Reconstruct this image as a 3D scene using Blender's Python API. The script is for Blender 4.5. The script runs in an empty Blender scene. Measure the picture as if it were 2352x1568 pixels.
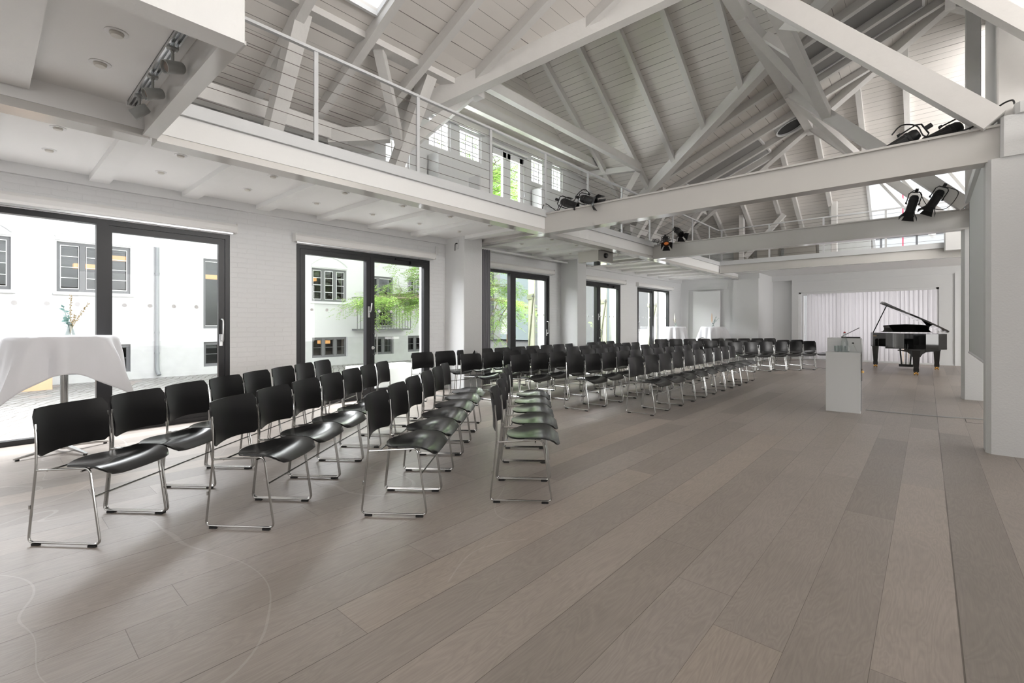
import bpy, math, random
from mathutils import Vector, Matrix
from mathutils.geometry import tessellate_polygon
random.seed(7)
PI = math.pi
sc = bpy.context.scene
COL = sc.collection

# ------------------------------------------------------------------ camera
FPX, THETA, EYE = 1079.0, math.atan((2130 - 1176) / 1079.0), 1.22
cam_d = bpy.data.cameras.new('camera'); cam = bpy.data.objects.new('camera', cam_d); COL.objects.link(cam)
cam_d.sensor_width = 36; cam_d.lens = 36 * FPX / 2352; cam_d.shift_y = -40 / 2352
cam_d.clip_start = 0.05; cam_d.clip_end = 300
cam.location = (0, 0, EYE); cam.rotation_euler = (PI / 2, 0, THETA)
sc.camera = cam
sc.view_settings.view_transform = 'Standard'; sc.view_settings.look = 'None'
sc.view_settings.gamma = 1; sc.view_settings.use_curve_mapping = False
sc.view_settings.exposure = 0.50
# ------------------------------------------------------------------ sky and added fill lamps
w = bpy.data.worlds.new('overcast_sky'); sc.world = w; w.use_nodes = True
bg = w.node_tree.nodes['Background']; bg.inputs['Color'].default_value = (0.93, 0.97, 1.0, 1); bg.inputs['Strength'].default_value = 1.0
_nt = w.node_tree; _tc = _nt.nodes.new('ShaderNodeTexCoord'); _sx = _nt.nodes.new('ShaderNodeSeparateXYZ'); _mr = _nt.nodes.new('ShaderNodeMapRange')
_nt.links.new(_tc.outputs['Generated'], _sx.inputs[0]); _nt.links.new(_sx.outputs[2], _mr.inputs[0]); _nt.links.new(_mr.outputs[0], bg.inputs['Strength'])
_mr.inputs[1].default_value = 0; _mr.inputs[2].default_value = 1; _mr.inputs[3].default_value = .56; _mr.inputs[4].default_value = 1.9   # overcast sky, brighter towards the zenith
def area(name, loc, rot, sx, sy, power, color=(1, 1, 1)):
    d = bpy.data.lights.new(name, 'AREA'); d.shape = 'RECTANGLE'; d.size = sx; d.size_y = sy; d.energy = power; d.color = color
    o = bpy.data.objects.new(name, d); COL.objects.link(o); o.location = loc; o.rotation_euler = rot
    return o
# added fill lamps before the unseen, windowless east and south walls, upper storey included
for yy, pw in ((-3.0, 60), (3.6, 60), (8.4, 130), (14.5, 230)):
    area('east_fill', (6.75, yy, 1.75), (0, PI / 2, 0), 2.6, 3.0, pw, (1, 0.985, 0.965))
area('south_fill', (-2.2, -5.75, 1.7), (PI / 2, 0, 0), 6.5, 2.6, 32, (1, 0.985, 0.965))
area('upper_south_fill', (0.5, -5.75, 4.5), (PI / 2, 0, 0), 5.0, 1.6, 65, (1, 0.985, 0.965))
area('roof_fill', (4.5, 8.0, 3.95), (0, PI / 2 + 1.0, 0), 1.4, 12.0, 640, (1, 0.985, 0.965))  # added unseen lamp tilted up to brighten the roof, not a fitting

# added panel lamp in place of sky, shining steeply through the patio doors
area('courtyard_fill', (-8.6, 8.0, 3.9), (0, -math.radians(48), 0), 2.0, 19.0, 2600, (.96, .98, 1.0))
# ------------------------------------------------------------------ mesh helpers
class MB:
    def __init__(s): s.v = []; s.f = []; s.sm = []
    def add(s, v, f, smooth=False):
        n = len(s.v); s.v += [tuple(p) for p in v]; s.f += [tuple(i + n for i in q) for q in f]; s.sm += [smooth] * len(f); return s
    def box(s, x0, x1, y0, y1, z0, z1):
        v = [(x, y, z) for z in (z0, z1) for y in (y0, y1) for x in (x0, x1)]
        return s.add(v, [(0, 2, 3, 1), (4, 5, 7, 6), (0, 1, 5, 4), (2, 6, 7, 3), (0, 4, 6, 2), (1, 3, 7, 5)])
    def bev(s, x0, x1, y0, y1, z0, z1, b=0.01):
        """box with chamfered vertical edges"""
        p = [(x0 + b, y0), (x1 - b, y0), (x1, y0 + b), (x1, y1 - b), (x1 - b, y1), (x0 + b, y1), (x0, y1 - b), (x0, y0 + b)]
        return s.prism(p, z0, z1)
    def prism(s, poly, z0, z1):
        n = len(poly); v = [(x, y, z0) for x, y in poly] + [(x, y, z1) for x, y in poly]
        f = [tuple(range(n))[::-1], tuple(range(n, 2 * n))] + [(i, (i + 1) % n, n + (i + 1) % n, n + i) for i in range(n)]
        return s.add(v, f)
    def beam(s, a, b, wd, ht, up=(0, 0, 1)):
        a = Vector(a); b = Vector(b); d = (b - a).normalized(); u = Vector(up)
        sd = d.cross(u).normalized(); u = sd.cross(d).normalized()
        v = []
        for p in (a, b):
            for i, j in ((-1, -1), (1, -1), (1, 1), (-1, 1)): v.append(p + sd * (i * wd / 2) + u * (j * ht / 2))
        return s.add(v, [(0, 3, 2, 1), (4, 5, 6, 7), (0, 1, 5, 4), (1, 2, 6, 5), (2, 3, 7, 6), (3, 0, 4, 7)])
    def tube(s, pts, r, n=8, closed=False, caps=True):
        P = [Vector(p) for p in pts]; m = len(P); rings = []
        prev = None
        for i in range(m):
            if closed: t = (P[(i + 1) % m] - P[i - 1]).normalized()
            else: t = (P[min(i + 1, m - 1)] - P[max(i - 1, 0)]).normalized()
            if prev is None:
                a = Vector((0, 0, 1)) if abs(t.z) < .9 else Vector((1, 0, 0)); nx = t.cross(a).normalized()
            else: nx = (prev - t * prev.dot(t)).normalized()
            prev = nx; ny = t.cross(nx)
            rr = r[i] if isinstance(r, (list, tuple)) else r
            rings.append([P[i] + nx * (rr * math.cos(2 * PI * k / n)) + ny * (rr * math.sin(2 * PI * k / n)) for k in range(n)])
        v = [q for R in rings for q in R]; f = []
        for i in range(m if closed else m - 1):
            j = (i + 1) % m
            for k in range(n): f.append((i * n + k, i * n + (k + 1) % n, j * n + (k + 1) % n, j * n + k))
        if caps and not closed: f += [tuple(range(n))[::-1], tuple((m - 1) * n + k for k in range(n))]
        return s.add(v, f, True)
    def lathe(s, prof, c=(0, 0, 0), n=20, axis=None):
        """prof: list of (r, z); axis: Matrix to orient"""
        v = []; f = []
        for r, z in prof:
            for k in range(n):
                p = Vector((r * math.cos(2 * PI * k / n), r * math.sin(2 * PI * k / n), z))
                if axis is not None: p = axis @ p
                v.append(p + Vector(c))
        m = len(prof)
        for i in range(m - 1):
            for k in range(n): f.append((i * n + k, i * n + (k + 1) % n, (i + 1) * n + (k + 1) % n, (i + 1) * n + k))
        f += [tuple(range(n))[::-1], tuple((m - 1) * n + k for k in range(n))]
        return s.add(v, f, True)
    def shell(s, fn, nu, nv, th, nrm=None):
        """closed thin shell from fn(u,v)->Vector, thickness th against the surface normal"""
        g = [[Vector(fn(i / nu, j / nv)) for j in range(nv + 1)] for i in range(nu + 1)]
        top = []; bot = []
        for i in range(nu + 1):
            for j in range(nv + 1):
                a = g[min(i + 1, nu)][j] - g[max(i - 1, 0)][j]; b = g[i][min(j + 1, nv)] - g[i][max(j - 1, 0)]
                n = a.cross(b); n = n.normalized() if n.length > 1e-9 else Vector((0, 0, 1))
                top.append(g[i][j] + n * th / 2); bot.append(g[i][j] - n * th / 2)
        N = len(top); W = nv + 1; f = []
        for i in range(nu):
            for j in range(nv):
                a = i * W + j; f.append((a, a + W, a + W + 1, a + 1)); f.append((N + a, N + a + 1, N + a + W + 1, N + a + W))
        for i in range(nu):
            a = i * W; f.append((a, N + a, N + a + W, a + W)); a = i * W + nv; f.append((a, a + W, N + a + W, N + a))
        for j in range(nv):
            f.append((j, j + 1, N + j + 1, N + j)); a = nu * W + j; f.append((a, N + a, N + a + 1, a + 1))
        return s.add(top + bot, f, True)
    def build(s, name, m, parent=None, loc=(0, 0, 0), rot=(0, 0, 0)):
        me = bpy.data.meshes.new(name); me.from_pydata([tuple(p) for p in s.v], [], s.f)
        me.polygons.foreach_set('use_smooth', s.sm); me.materials.append(m); me.update()
        if any(s.sm): 
            try: me.set_sharp_from_angle(angle=math.radians(40))
            except Exception: pass
        o = bpy.data.objects.new(name, me); COL.objects.link(o); o.parent = parent; o.location = loc; o.rotation_euler = rot
        return o

def tag(o, label, cat, group=None, kind=None):
    if label: o['label'] = label
    if cat: o['category'] = cat
    if group: o['group'] = group
    if kind: o['kind'] = kind
    return o
def struct(o, label=None):
    o['kind'] = 'structure'
    if label: o['label'] = label
    return o
def thing(name, label, cat, loc=(0, 0, 0), rz=0, group=None):
    o = bpy.data.objects.new(name, None); COL.objects.link(o); o.location = loc; o.rotation_euler = (0, 0, rz)
    o.empty_display_size = .1
    return tag(o, label, cat, group)
def copy_tree(o, parent=None):
    c = o.copy(); COL.objects.link(c); c.parent = parent
    for ch in list(o.children): copy_tree(ch, c)
    return c
def slab(name, poly, holes, zf, th, m, parent=None):
    """sloped slab over plan polygon with holes, underside at zf(x,y), thickness th upward"""
    loops = [poly] + holes
    tris = tessellate_polygon([[Vector((x, y, 0)) for x, y in l] for l in loops])
    flat = [p for l in loops for p in l]; n = len(flat); mb = MB()
    v = [(x, y, zf(x, y)) for x, y in flat] + [(x, y, zf(x, y) + th) for x, y in flat]
    f = []
    for t in tris:
        a, b, c = [flat[i] for i in t]
        cr = (b[0] - a[0]) * (c[1] - a[1]) - (b[1] - a[1]) * (c[0] - a[0])
        t = tuple(t) if cr < 0 else tuple(t)[::-1]
        f.append(t); f.append(tuple(i + n for i in t[::-1]))
    k = 0
    for l in loops:
        m_ = len(l)
        for i in range(m_): f.append((k + i, k + (i + 1) % m_, n + k + (i + 1) % m_, n + k + i))
        k += m_
    return mb.add(v, f).build(name, m, parent)
def hwall(name, axis, c0, c1, a0, a1, z0, z1, holes, m):
    """wall slab: axis 'x' -> thickness c0..c1 along X, runs a0..a1 along Y; holes (a0,a1,z0,z1)"""
    xs = sorted({a0, a1, *[h[0] for h in holes], *[h[1] for h in holes]}); zs = sorted({z0, z1, *[h[2] for h in holes], *[h[3] for h in holes]})
    xs = [x for x in xs if a0 <= x <= a1]; zs = [z for z in zs if z0 <= z <= z1]
    mb = MB()
    for i in range(len(xs) - 1):
        run = None
        for j in range(len(zs) - 1):
            cx = (xs[i] + xs[i + 1]) / 2; cz = (zs[j] + zs[j + 1]) / 2
            inside = any(h[0] < cx < h[1] and h[2] < cz < h[3] for h in holes)
            if not inside: run = (run[0], zs[j + 1]) if run else (zs[j], zs[j + 1])
            if (inside or j == len(zs) - 2) and run:
                if axis == 'x': mb.box(c0, c1, xs[i], xs[i + 1], run[0], run[1])
                else: mb.box(xs[i], xs[i + 1], c0, c1, run[0], run[1])
                run = None
    return struct(mb.build(name, m))

# ------------------------------------------------------------------ materials
class NT:
    def __init__(s, name):
        s.m = bpy.data.materials.new(name); s.m.use_nodes = True; s.t = s.m.node_tree; s.N = s.t.nodes; s.L = s.t.links
        s.b = s.N['Principled BSDF']; s.out = s.N['Material Output']
    def n(s, ty, **k):
        o = s.N.new(ty)
        for a, v in k.items():
            if a.startswith('i_'):
                key = a[2:]; key = int(key) if key.isdigit() else key.replace('_', ' ')
                o.inputs[key].default_value = v
            else: setattr(o, a, v)
        return o
    def l(s, a, b): s.L.new(a, b)
    def math(s, op, a, b=None, c=None):
        o = s.N.new('ShaderNodeMath'); o.operation = op
        for i, v in enumerate((a, b, c)):
            if v is None: continue
            if isinstance(v, (int, float)): o.inputs[i].default_value = v
            else: s.L.new(v, o.inputs[i])
        return o.outputs[0]
    def mix(s, fac, a, b, blend='MIX'):
        o = s.N.new('ShaderNodeMix'); o.data_type = 'RGBA'; o.blend_type = blend
        for k, v in ((0, fac), (6, a), (7, b)):
            if isinstance(v, (int, float)): o.inputs[k].default_value = v
            elif isinstance(v, tuple): o.inputs[k].default_value = (*v, 1) if len(v) == 3 else v
            else: s.L.new(v, o.inputs[k])
        return o.outputs[2]
def mat(name, col, rough=.5, metal=0, spec=.5, noise=0, nscale=8, bump=0, bscale=40, coat=0, trans=0, ior=1.45, emit=None):
    t = NT(name); b = t.b
    b.inputs['Base Color'].default_value = (*col, 1); b.inputs['Roughness'].default_value = rough; b.inputs['Metallic'].default_value = metal
    b.inputs['Specular IOR Level'].default_value = spec; b.inputs['Coat Weight'].default_value = coat
    b.inputs['Transmission Weight'].default_value = trans; b.inputs['IOR'].default_value = ior
    if emit: b.inputs['Emission Color'].default_value = (*emit[0], 1); b.inputs['Emission Strength'].default_value = emit[1]
    if noise or bump:
        tc = t.n('ShaderNodeNewGeometry')
    if noise:
        nz = t.n('ShaderNodeTexNoise', i_Scale=nscale, i_Detail=4.0); t.l(tc.outputs['Position'], nz.inputs['Vector'])
        f = t.math('MULTIPLY_ADD', nz.outputs[0], noise * 2, 1 - noise)
        o = t.n('ShaderNodeVectorMath', operation='SCALE'); o.inputs[0].default_value = col; t.l(f, o.inputs[3]); t.l(o.outputs[0], b.inputs['Base Color'])
    if bump:
        nz = t.n('ShaderNodeTexNoise', i_Scale=bscale, i_Detail=3.0); t.l(tc.outputs['Position'], nz.inputs['Vector'])
        bp = t.n('ShaderNodeBump', i_Strength=bump, i_Distance=.01); t.l(nz.outputs[0], bp.inputs['Height']); t.l(bp.outputs[0], b.inputs['Normal'])
    return t.m

def floor_mat():
    t = NT('oiled_oak_planks'); g = t.n('ShaderNodeNewGeometry'); sx = t.n('ShaderNodeSeparateXYZ'); t.l(g.outputs['Position'], sx.inputs[0])
    W, LN = .25, 2.6
    U = t.math('DIVIDE', t.math('SUBTRACT', sx.outputs[0], .097), W); row = t.math('FLOOR', U); fu = t.math('SUBTRACT', U, row)
    wn = t.n('ShaderNodeTexWhiteNoise', noise_dimensions='1D'); t.l(row, wn.inputs['W'])
    V = t.math('ADD', t.math('DIVIDE', sx.outputs[1], LN), t.math('MULTIPLY', wn.outputs[0], 7.31)); cl = t.math('FLOOR', V); fv = t.math('SUBTRACT', V, cl)
    idn = t.n('ShaderNodeTexWhiteNoise', noise_dimensions='2D'); cb = t.n('ShaderNodeCombineXYZ'); t.l(row, cb.inputs[0]); t.l(cl, cb.inputs[1]); t.l(cb.outputs[0], idn.inputs['Vector'])
    rnd = idn.outputs['Value']
    # plank tint
    cr = t.n('ShaderNodeValToRGB'); e = cr.color_ramp.elements
    e[0].position = 0; e[0].color = (.268, .235, .210, 1); e[1].position = 1; e[1].color = (.390, .335, .290, 1)
    for p, c in ((.22, (.315, .275, .245, 1)), (.55, (.345, .303, .271, 1)), (.8, (.365, .322, .292, 1))):
        q = e.new(p); q.color = c
    t.l(rnd, cr.inputs[0])
    # grain
    off = t.math('MULTIPLY', rnd, 37.0)
    gv = t.n('ShaderNodeCombineXYZ'); t.l(t.math('ADD', t.math('MULTIPLY', sx.outputs[0], 1.0), off), gv.inputs[0]); t.l(t.math('MULTIPLY', sx.outputs[1], .16), gv.inputs[1]); t.l(off, gv.inputs[2])
    n1 = t.n('ShaderNodeTexNoise', i_Scale=9.0, i_Detail=3.0, i_Distortion=.6); t.l(gv.outputs[0], n1.inputs['Vector'])
    rings = t.math('SINE', t.math('MULTIPLY', n1.outputs[0], 95.0))
    ringf = t.math('MULTIPLY_ADD', t.math('MULTIPLY', rings, t.math('ABSOLUTE', rings)), .055, 1.0)
    gv2 = t.n('ShaderNodeCombineXYZ'); t.l(t.math('ADD', sx.outputs[0], off), gv2.inputs[0]); t.l(t.math('MULTIPLY', sx.outputs[1], .05), gv2.inputs[1])
    n2 = t.n('ShaderNodeTexNoise', i_Scale=170.0, i_Detail=2.0); t.l(gv2.outputs[0], n2.inputs['Vector'])
    fib = t.math('MULTIPLY_ADD', n2.outputs[0], .26, .87)
    n3 = t.n('ShaderNodeTexNoise', i_Scale=1.7, i_Detail=3.0); t.l(g.outputs['Position'], n3.inputs['Vector'])
    blot = t.math('MULTIPLY_ADD', n3.outputs[0], .30, .85)
    f = t.math('MULTIPLY', t.math('MULTIPLY', ringf, fib), blot)
    o = t.n('ShaderNodeVectorMath', operation='SCALE'); t.l(cr.outputs[0], o.inputs[0]); t.l(f, o.inputs[3])
    # knots
    vo = t.n('ShaderNodeTexVoronoi', i_Scale=1.15); t.l(g.outputs['Position'], vo.inputs['Vector'])
    kn = t.math('LESS_THAN', vo.outputs['Distance'], t.math('MULTIPLY', t.math('POWER', vo.outputs['Color'], 2.0), .032))
    c1 = t.mix(t.math('MULTIPLY', kn, .8), o.outputs[0], (.07, .07, .075))
    # seams; joint gaps vary in strength per row
    du = t.math('MULTIPLY', t.math('MINIMUM', fu, t.math('SUBTRACT', 1.0, fu)), W)
    dv = t.math('MULTIPLY', t.math('MINIMUM', fv, t.math('SUBTRACT', 1.0, fv)), LN)
    w2 = t.n('ShaderNodeTexWhiteNoise', noise_dimensions='1D'); t.l(t.math('ROUND', U), w2.inputs['W'])
    nb = t.n('ShaderNodeTexNoise', i_Scale=1.1, i_Detail=3.0); t.l(g.outputs['Position'], nb.inputs['Vector'])
    wid = t.math('MULTIPLY', t.math('ADD', t.math('MULTIPLY', w2.outputs[0], .0011), .0006), t.math('MULTIPLY_ADD', nb.outputs[0], 1.9, .25))
    crack = t.math('MULTIPLY', t.math('COMPARE', t.math('ROUND', U), 0.0, .1), t.math('MULTIPLY', t.math('MAXIMUM', t.math('SUBTRACT', nb.outputs[0], .35), 0.0), .009))
    wid = t.math('ADD', wid, crack)
    s1 = t.math('LESS_THAN', du, wid); s2 = t.math('MULTIPLY', t.math('LESS_THAN', dv, .0014), .5)
    seam = t.math('MAXIMUM', t.math('MULTIPLY', s1, .72), s2)
    c2 = t.mix(seam, c1, (.06, .045, .035))
    # faint pale scuff arcs near the first chairs
    sn = t.n('ShaderNodeTexNoise', i_Scale=.55, i_Detail=1.0, i_Distortion=1.4); t.l(g.outputs['Position'], sn.inputs['Vector'])
    arc = t.math('LESS_THAN', t.math('ABSOLUTE', t.math('SUBTRACT', sn.outputs[0], .5)), .0022)
    gate = t.math('MULTIPLY', t.math('LESS_THAN', sx.outputs[0], -1.7), t.math('LESS_THAN', sx.outputs[1], 2.6))
    c3 = t.mix(t.math('MULTIPLY', t.math('MULTIPLY', arc, gate), .14), c2, (.75, .75, .74))
    t.l(c3, t.b.inputs['Base Color'])
    rr = t.math('MULTIPLY_ADD', n3.outputs[0], .10, .36); t.l(rr, t.b.inputs['Roughness'])
    t.b.inputs['Specular IOR Level'].default_value = .42
    bp = t.n('ShaderNodeBump', i_Strength=.25, i_Distance=.002); t.l(t.math('SUBTRACT', n2.outputs[0], t.math('MULTIPLY', seam, 2.0)), bp.inputs['Height']); t.l(bp.outputs[0], t.b.inputs['Normal'])
    return t.m
def board_mat(name, axis, w, col=(.78, .745, .71), strength=.75):
    """painted boards with open joints; axis: 0 joints at constant X, 1 at constant Y, 2 at constant Z"""
    t = NT(name); g = t.n('ShaderNodeNewGeometry'); sx = t.n('ShaderNodeSeparateXYZ'); t.l(g.outputs['Position'], sx.inputs[0])
    U = t.math('DIVIDE', sx.outputs[axis], w); row = t.math('ROUND', U); d = t.math('MULTIPLY', t.math('ABSOLUTE', t.math('SUBTRACT', U, row)), w)
    nz = t.n('ShaderNodeTexNoise', i_Scale=.9, i_Detail=3.0); cb = t.n('ShaderNodeCombineXYZ')
    t.l(t.math('MULTIPLY', row, 3.7), cb.inputs[2]); t.l(sx.outputs[1 if axis != 1 else 0], cb.inputs[0]); t.l(cb.outputs[0], nz.inputs['Vector'])
    wn = t.n('ShaderNodeTexWhiteNoise', noise_dimensions='1D'); t.l(row, wn.inputs['W'])
    k = t.math('MULTIPLY', t.math('ADD', wn.outputs[0], .45), t.math('MULTIPLY_ADD', nz.outputs[0], 3.2, -.9))
    k = t.math('MAXIMUM', k, .0)
    wd = t.math('MULTIPLY', k, .0042)
    s = t.math('LESS_THAN', d, wd)
    wn2 = t.n('ShaderNodeTexWhiteNoise', noise_dimensions='1D'); t.l(t.math('FLOOR', U), wn2.inputs['W'])
    n2 = t.n('ShaderNodeTexNoise', i_Scale=2.2, i_Detail=4.0); t.l(g.outputs['Position'], n2.inputs['Vector'])
    f = t.math('MULTIPLY', t.math('MULTIPLY_ADD', wn2.outputs[0], .06, .97), t.math('MULTIPLY_ADD', n2.outputs[0], .12, .94))
    o = t.n('ShaderNodeVectorMath', operation='SCALE'); o.inputs[0].default_value = col; t.l(f, o.inputs[3])
    t.l(t.mix(t.math('MULTIPLY', s, strength), o.outputs[0], (.055, .04, .035)), t.b.inputs['Base Color'])
    t.b.inputs['Roughness'].default_value = .55
    return t.m
def brick_mat():
    t = NT('white_painted_brick'); g = t.n('ShaderNodeNewGeometry'); sx = t.n('ShaderNodeSeparateXYZ'); t.l(g.outputs['Position'], sx.inputs[0])
    cb = t.n('ShaderNodeCombineXYZ'); t.l(t.math('ADD', sx.outputs[1], sx.outputs[0]), cb.inputs[0]); t.l(sx.outputs[2], cb.inputs[1])
    nz = t.n('ShaderNodeTexNoise', i_Scale=9.0, i_Detail=3.0); t.l(g.outputs['Position'], nz.inputs['Vector'])
    va = t.n('ShaderNodeVectorMath', operation='MULTIPLY_ADD'); t.l(nz.outputs['Color'], va.inputs[0]); va.inputs[1].default_value = (.03, .024, 0); t.l(cb.outputs[0], va.inputs[2])
    br = t.n('ShaderNodeTexBrick', i_Scale=1.0); br.inputs['Brick Width'].default_value = .235; br.inputs['Row Height'].default_value = .066
    br.inputs['Mortar Size'].default_value = .007; br.inputs['Mortar Smooth'].default_value = .6; t.l(va.outputs[0], br.inputs['Vector'])
    n2 = t.n('ShaderNodeTexNoise', i_Scale=28.0, i_Detail=4.0); t.l(g.outputs['Position'], n2.inputs['Vector'])
    h = t.math('ADD', t.math('SUBTRACT', 1.0, br.outputs['Fac']), t.math('MULTIPLY', n2.outputs[0], 1.1))
    bp = t.n('ShaderNodeBump', i_Strength=.5, i_Distance=.006); t.l(h, bp.inputs['Height']); t.l(bp.outputs[0], t.b.inputs['Normal'])
    t.b.inputs['Base Color'].default_value = (.78, .785, .79, 1); t.b.inputs['Roughness'].default_value = .6
    return t.m
def cobble_mat():
    t = NT('granite_setts'); g = t.n('ShaderNodeNewGeometry')
    mp = t.n('ShaderNodeMapping'); mp.inputs['Rotation'].default_value = (0, 0, .5); t.l(g.outputs['Position'], mp.inputs['Vector'])
    nz = t.n('ShaderNodeTexNoise', i_Scale=1.2, i_Detail=2.0); t.l(g.outputs['Position'], nz.inputs['Vector'])
    va = t.n('ShaderNodeVectorMath', operation='MULTIPLY_ADD'); t.l(nz.outputs['Color'], va.inputs[0]); va.inputs[1].default_value = (.22, .22, 0); t.l(mp.outputs[0], va.inputs[2])
    br = t.n('ShaderNodeTexBrick', i_Scale=1.0); br.inputs['Brick Width'].default_value = .2; br.inputs['Row Height'].default_value = .14
    br.inputs['Mortar Size'].default_value = .012; br.inputs['Mortar Smooth'].default_value = .4; t.l(va.outputs[0], br.inputs['Vector'])
    br.inputs['Color1'].default_value = (.33, .325, .315, 1); br.inputs['Color2'].default_value = (.26, .25, .24, 1); br.inputs['Mortar'].default_value = (.13, .12, .105, 1)
    n2 = t.n('ShaderNodeTexNoise', i_Scale=.8, i_Detail=3.0); t.l(g.outputs['Position'], n2.inputs['Vector'])
    t.l(t.mix(t.math('MULTIPLY', t.math('GREATER_THAN', n2.outputs[0], .62), .35), br.outputs[0], (.42, .33, .30)), t.b.inputs['Base Color'])
    t.b.inputs['Roughness'].default_value = .8
    bp = t.n('ShaderNodeBump', i_Strength=.5, i_Distance=.02); t.l(t.math('SUBTRACT', 1.0, br.outputs['Fac']), bp.inputs['Height']); t.l(bp.outputs[0], t.b.inputs['Normal'])
    return t.m
def glass_mat(name, tint=(1, 1, 1), refl=.07):
    t = NT(name); t.N.remove(t.b)
    tr = t.n('ShaderNodeBsdfTransparent'); tr.inputs[0].default_value = (*tint, 1)
    gl = t.n('ShaderNodeBsdfGlossy'); gl.inputs['Roughness'].default_value = .0
    fr = t.n('ShaderNodeLayerWeight'); fr.inputs[0].default_value = .15
    mx = t.n('ShaderNodeMixShader'); t.l(t.math('MULTIPLY_ADD', fr.outputs['Fresnel'], .15, refl * .25), mx.inputs[0]); t.l(tr.outputs[0], mx.inputs[1]); t.l(gl.outputs[0], mx.inputs[2])
    t.l(mx.outputs[0], t.out.inputs[0]); return t.m
def leaf_mat(name, c1, c2):
    t = NT(name); oi = t.n('ShaderNodeNewGeometry'); nz = t.n('ShaderNodeTexNoise', i_Scale=5.0); t.l(oi.outputs['Position'], nz.inputs['Vector'])
    t.l(t.mix(t.math('MULTIPLY_ADD', nz.outputs[0], 2.4, -.7), c1, c2), t.b.inputs['Base Color'])
    t.b.inputs['Roughness'].default_value = .6
    tl = t.n('ShaderNodeBsdfTranslucent'); t.l(t.mix(t.math('MULTIPLY_ADD', nz.outputs[0], 2.4, -.7), c1, c2), tl.inputs[0])
    mx = t.n('ShaderNodeMixShader', i_0=.45); t.l(t.b.outputs[0], mx.inputs[1]); t.l(tl.outputs[0], mx.inputs[2]); t.l(mx.outputs[0], t.out.inputs[0])
    return t.m

M = {}
M['floor'] = floor_mat()
M['plaster'] = mat('white_plaster', (.72, .725, .725), .7, bump=.25, bscale=60, noise=.02, nscale=2)
M['ceilpaint'] = mat('white_ceiling_paint', (.88, .878, .87), .6, bump=.08, bscale=25)
M['brick'] = brick_mat()
M['timber'] = mat('white_painted_timber', (.76, .745, .725), .45, noise=.05, nscale=6, bump=.35, bscale=14)
M['joist'] = mat('glossy_white_joist_paint', (.86, .86, .85), .42, noise=.03, nscale=6, bump=.2, bscale=20)
M['steelpaint'] = mat('cream_white_steel_paint', (.64, .625, .60), .13, noise=.04, nscale=1.5, bump=.03, bscale=8)
M['railpaint'] = mat('grey_white_rail_paint', (.68, .69, .70), .4)
M['wire'] = mat('steel_wire', (.18, .15, .14), .4, metal=.4)
M['boardX'] = board_mat('roof_boards_along_slope', 0, .168)
M['boardY'] = board_mat('roof_boards_gable', 1, .105, strength=.6)
M['boardZ'] = board_mat('gable_wall_boards', 2, .14, strength=.55)
M['blackframe'] = mat('black_door_frame', (.018, .018, .02), .35, spec=.5)
M['greyframe'] = mat('dark_grey_window_frame', (.16, .16, .165), .5)
M['whiteframe'] = mat('white_window_frame', (.8, .8, .8), .4)
M['glass'] = glass_mat('clear_glass')
M['farglass'] = glass_mat('far_window_glass', (.75, .78, .78), .10)
M['chrome'] = mat('chrome', (.46, .46, .45), .17, metal=1)
M['satin'] = mat('satin_steel', (.62, .62, .62), .3, metal=1)
M['black'] = mat('black_lacquered_plywood', (.010, .010, .0105), .22, spec=.55)
M['blackback'] = mat('black_stained_backrest', (.009, .009, .0095), .32, spec=.45)
M['rubber'] = mat('black_rubber', (.02, .02, .02), .6)
M['blackmetal'] = mat('black_powder_coat', (.012, .012, .013), .38)
M['piano'] = mat('polished_black_lacquer', (.003, .003, .003), .04, spec=.6, coat=.6)
M['brass'] = mat('polished_brass', (.80, .52, .20), .18, metal=1)
M['linen'] = mat('white_linen', (.80, .80, .83), .85, bump=.1, bscale=300)
M['curtain'] = mat('white_sheer_curtain', (.78, .75, .78), .8)
M['curtain'] = (lambda t: (t.b.inputs['Base Color'].__setattr__('default_value', (.80, .785, .80, 1)), t.l(t.b.outputs[0], (mx := t.n('ShaderNodeMixShader', i_0=.5)).inputs[1]), t.l((tl := t.n('ShaderNodeBsdfTranslucent', i_Color=(.84, .825, .84, 1))).outputs[0], mx.inputs[2]), t.l(mx.outputs[0], t.out.inputs[0]), t.m)[-1])(NT('sheer_white_curtain'))
M['greycurtain'] = mat('grey_curtain', (.33, .33, .35), .8)
M['blind'] = mat('white_roller_blind', (.80, .79, .775), .5)
M['white'] = mat('white_lacquer', (.74, .75, .75), .35, bump=.04, bscale=90)
M['greyspot'] = mat('grey_spotlight_enamel', (.35, .36, .35), .4)
M['lens'] = mat('spotlight_lens', (.25, .20, .17), .1, spec=.8)
M['alu'] = mat('anodised_aluminium', (.55, .56, .57), .3, metal=.9)
M['perf'] = mat('dark_perforated_edge', (.10, .10, .10), .4, noise=.8, nscale=40)
M['mirror'] = mat('polished_steel_side', (.55, .55, .55), .08, metal=1)
M['screen'] = mat('projection_screen_fabric', (.80, .81, .81), .8)
M['projbody'] = mat('projector_cream_casing', (.72, .70, .65), .45)
M['projgrey'] = mat('projector_grey_front', (.25, .24, .22), .5)
M['storeboard'] = mat('beige_board', (.44, .42, .385), .6)
M['dark'] = mat('dark_recess', (.03, .03, .03), .6)
M['blindgrey'] = mat('grey_skylight_blind', (.33, .325, .32), .7)
M['facade'] = mat('whitewashed_render', (.64, .64, .64), .85, bump=.15, bscale=14, noise=.015, nscale=3)
M['plinth'] = mat('grey_plinth_render', (.55, .55, .55), .85, noise=.1, nscale=5)
M['cobble'] = cobble_mat()
M['pipe'] = mat('zinc_downpipe', (.27, .28, .29), .5)
M['room'] = mat('office_interior', (.20, .19, .18), .8, noise=.5, nscale=2)
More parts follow.
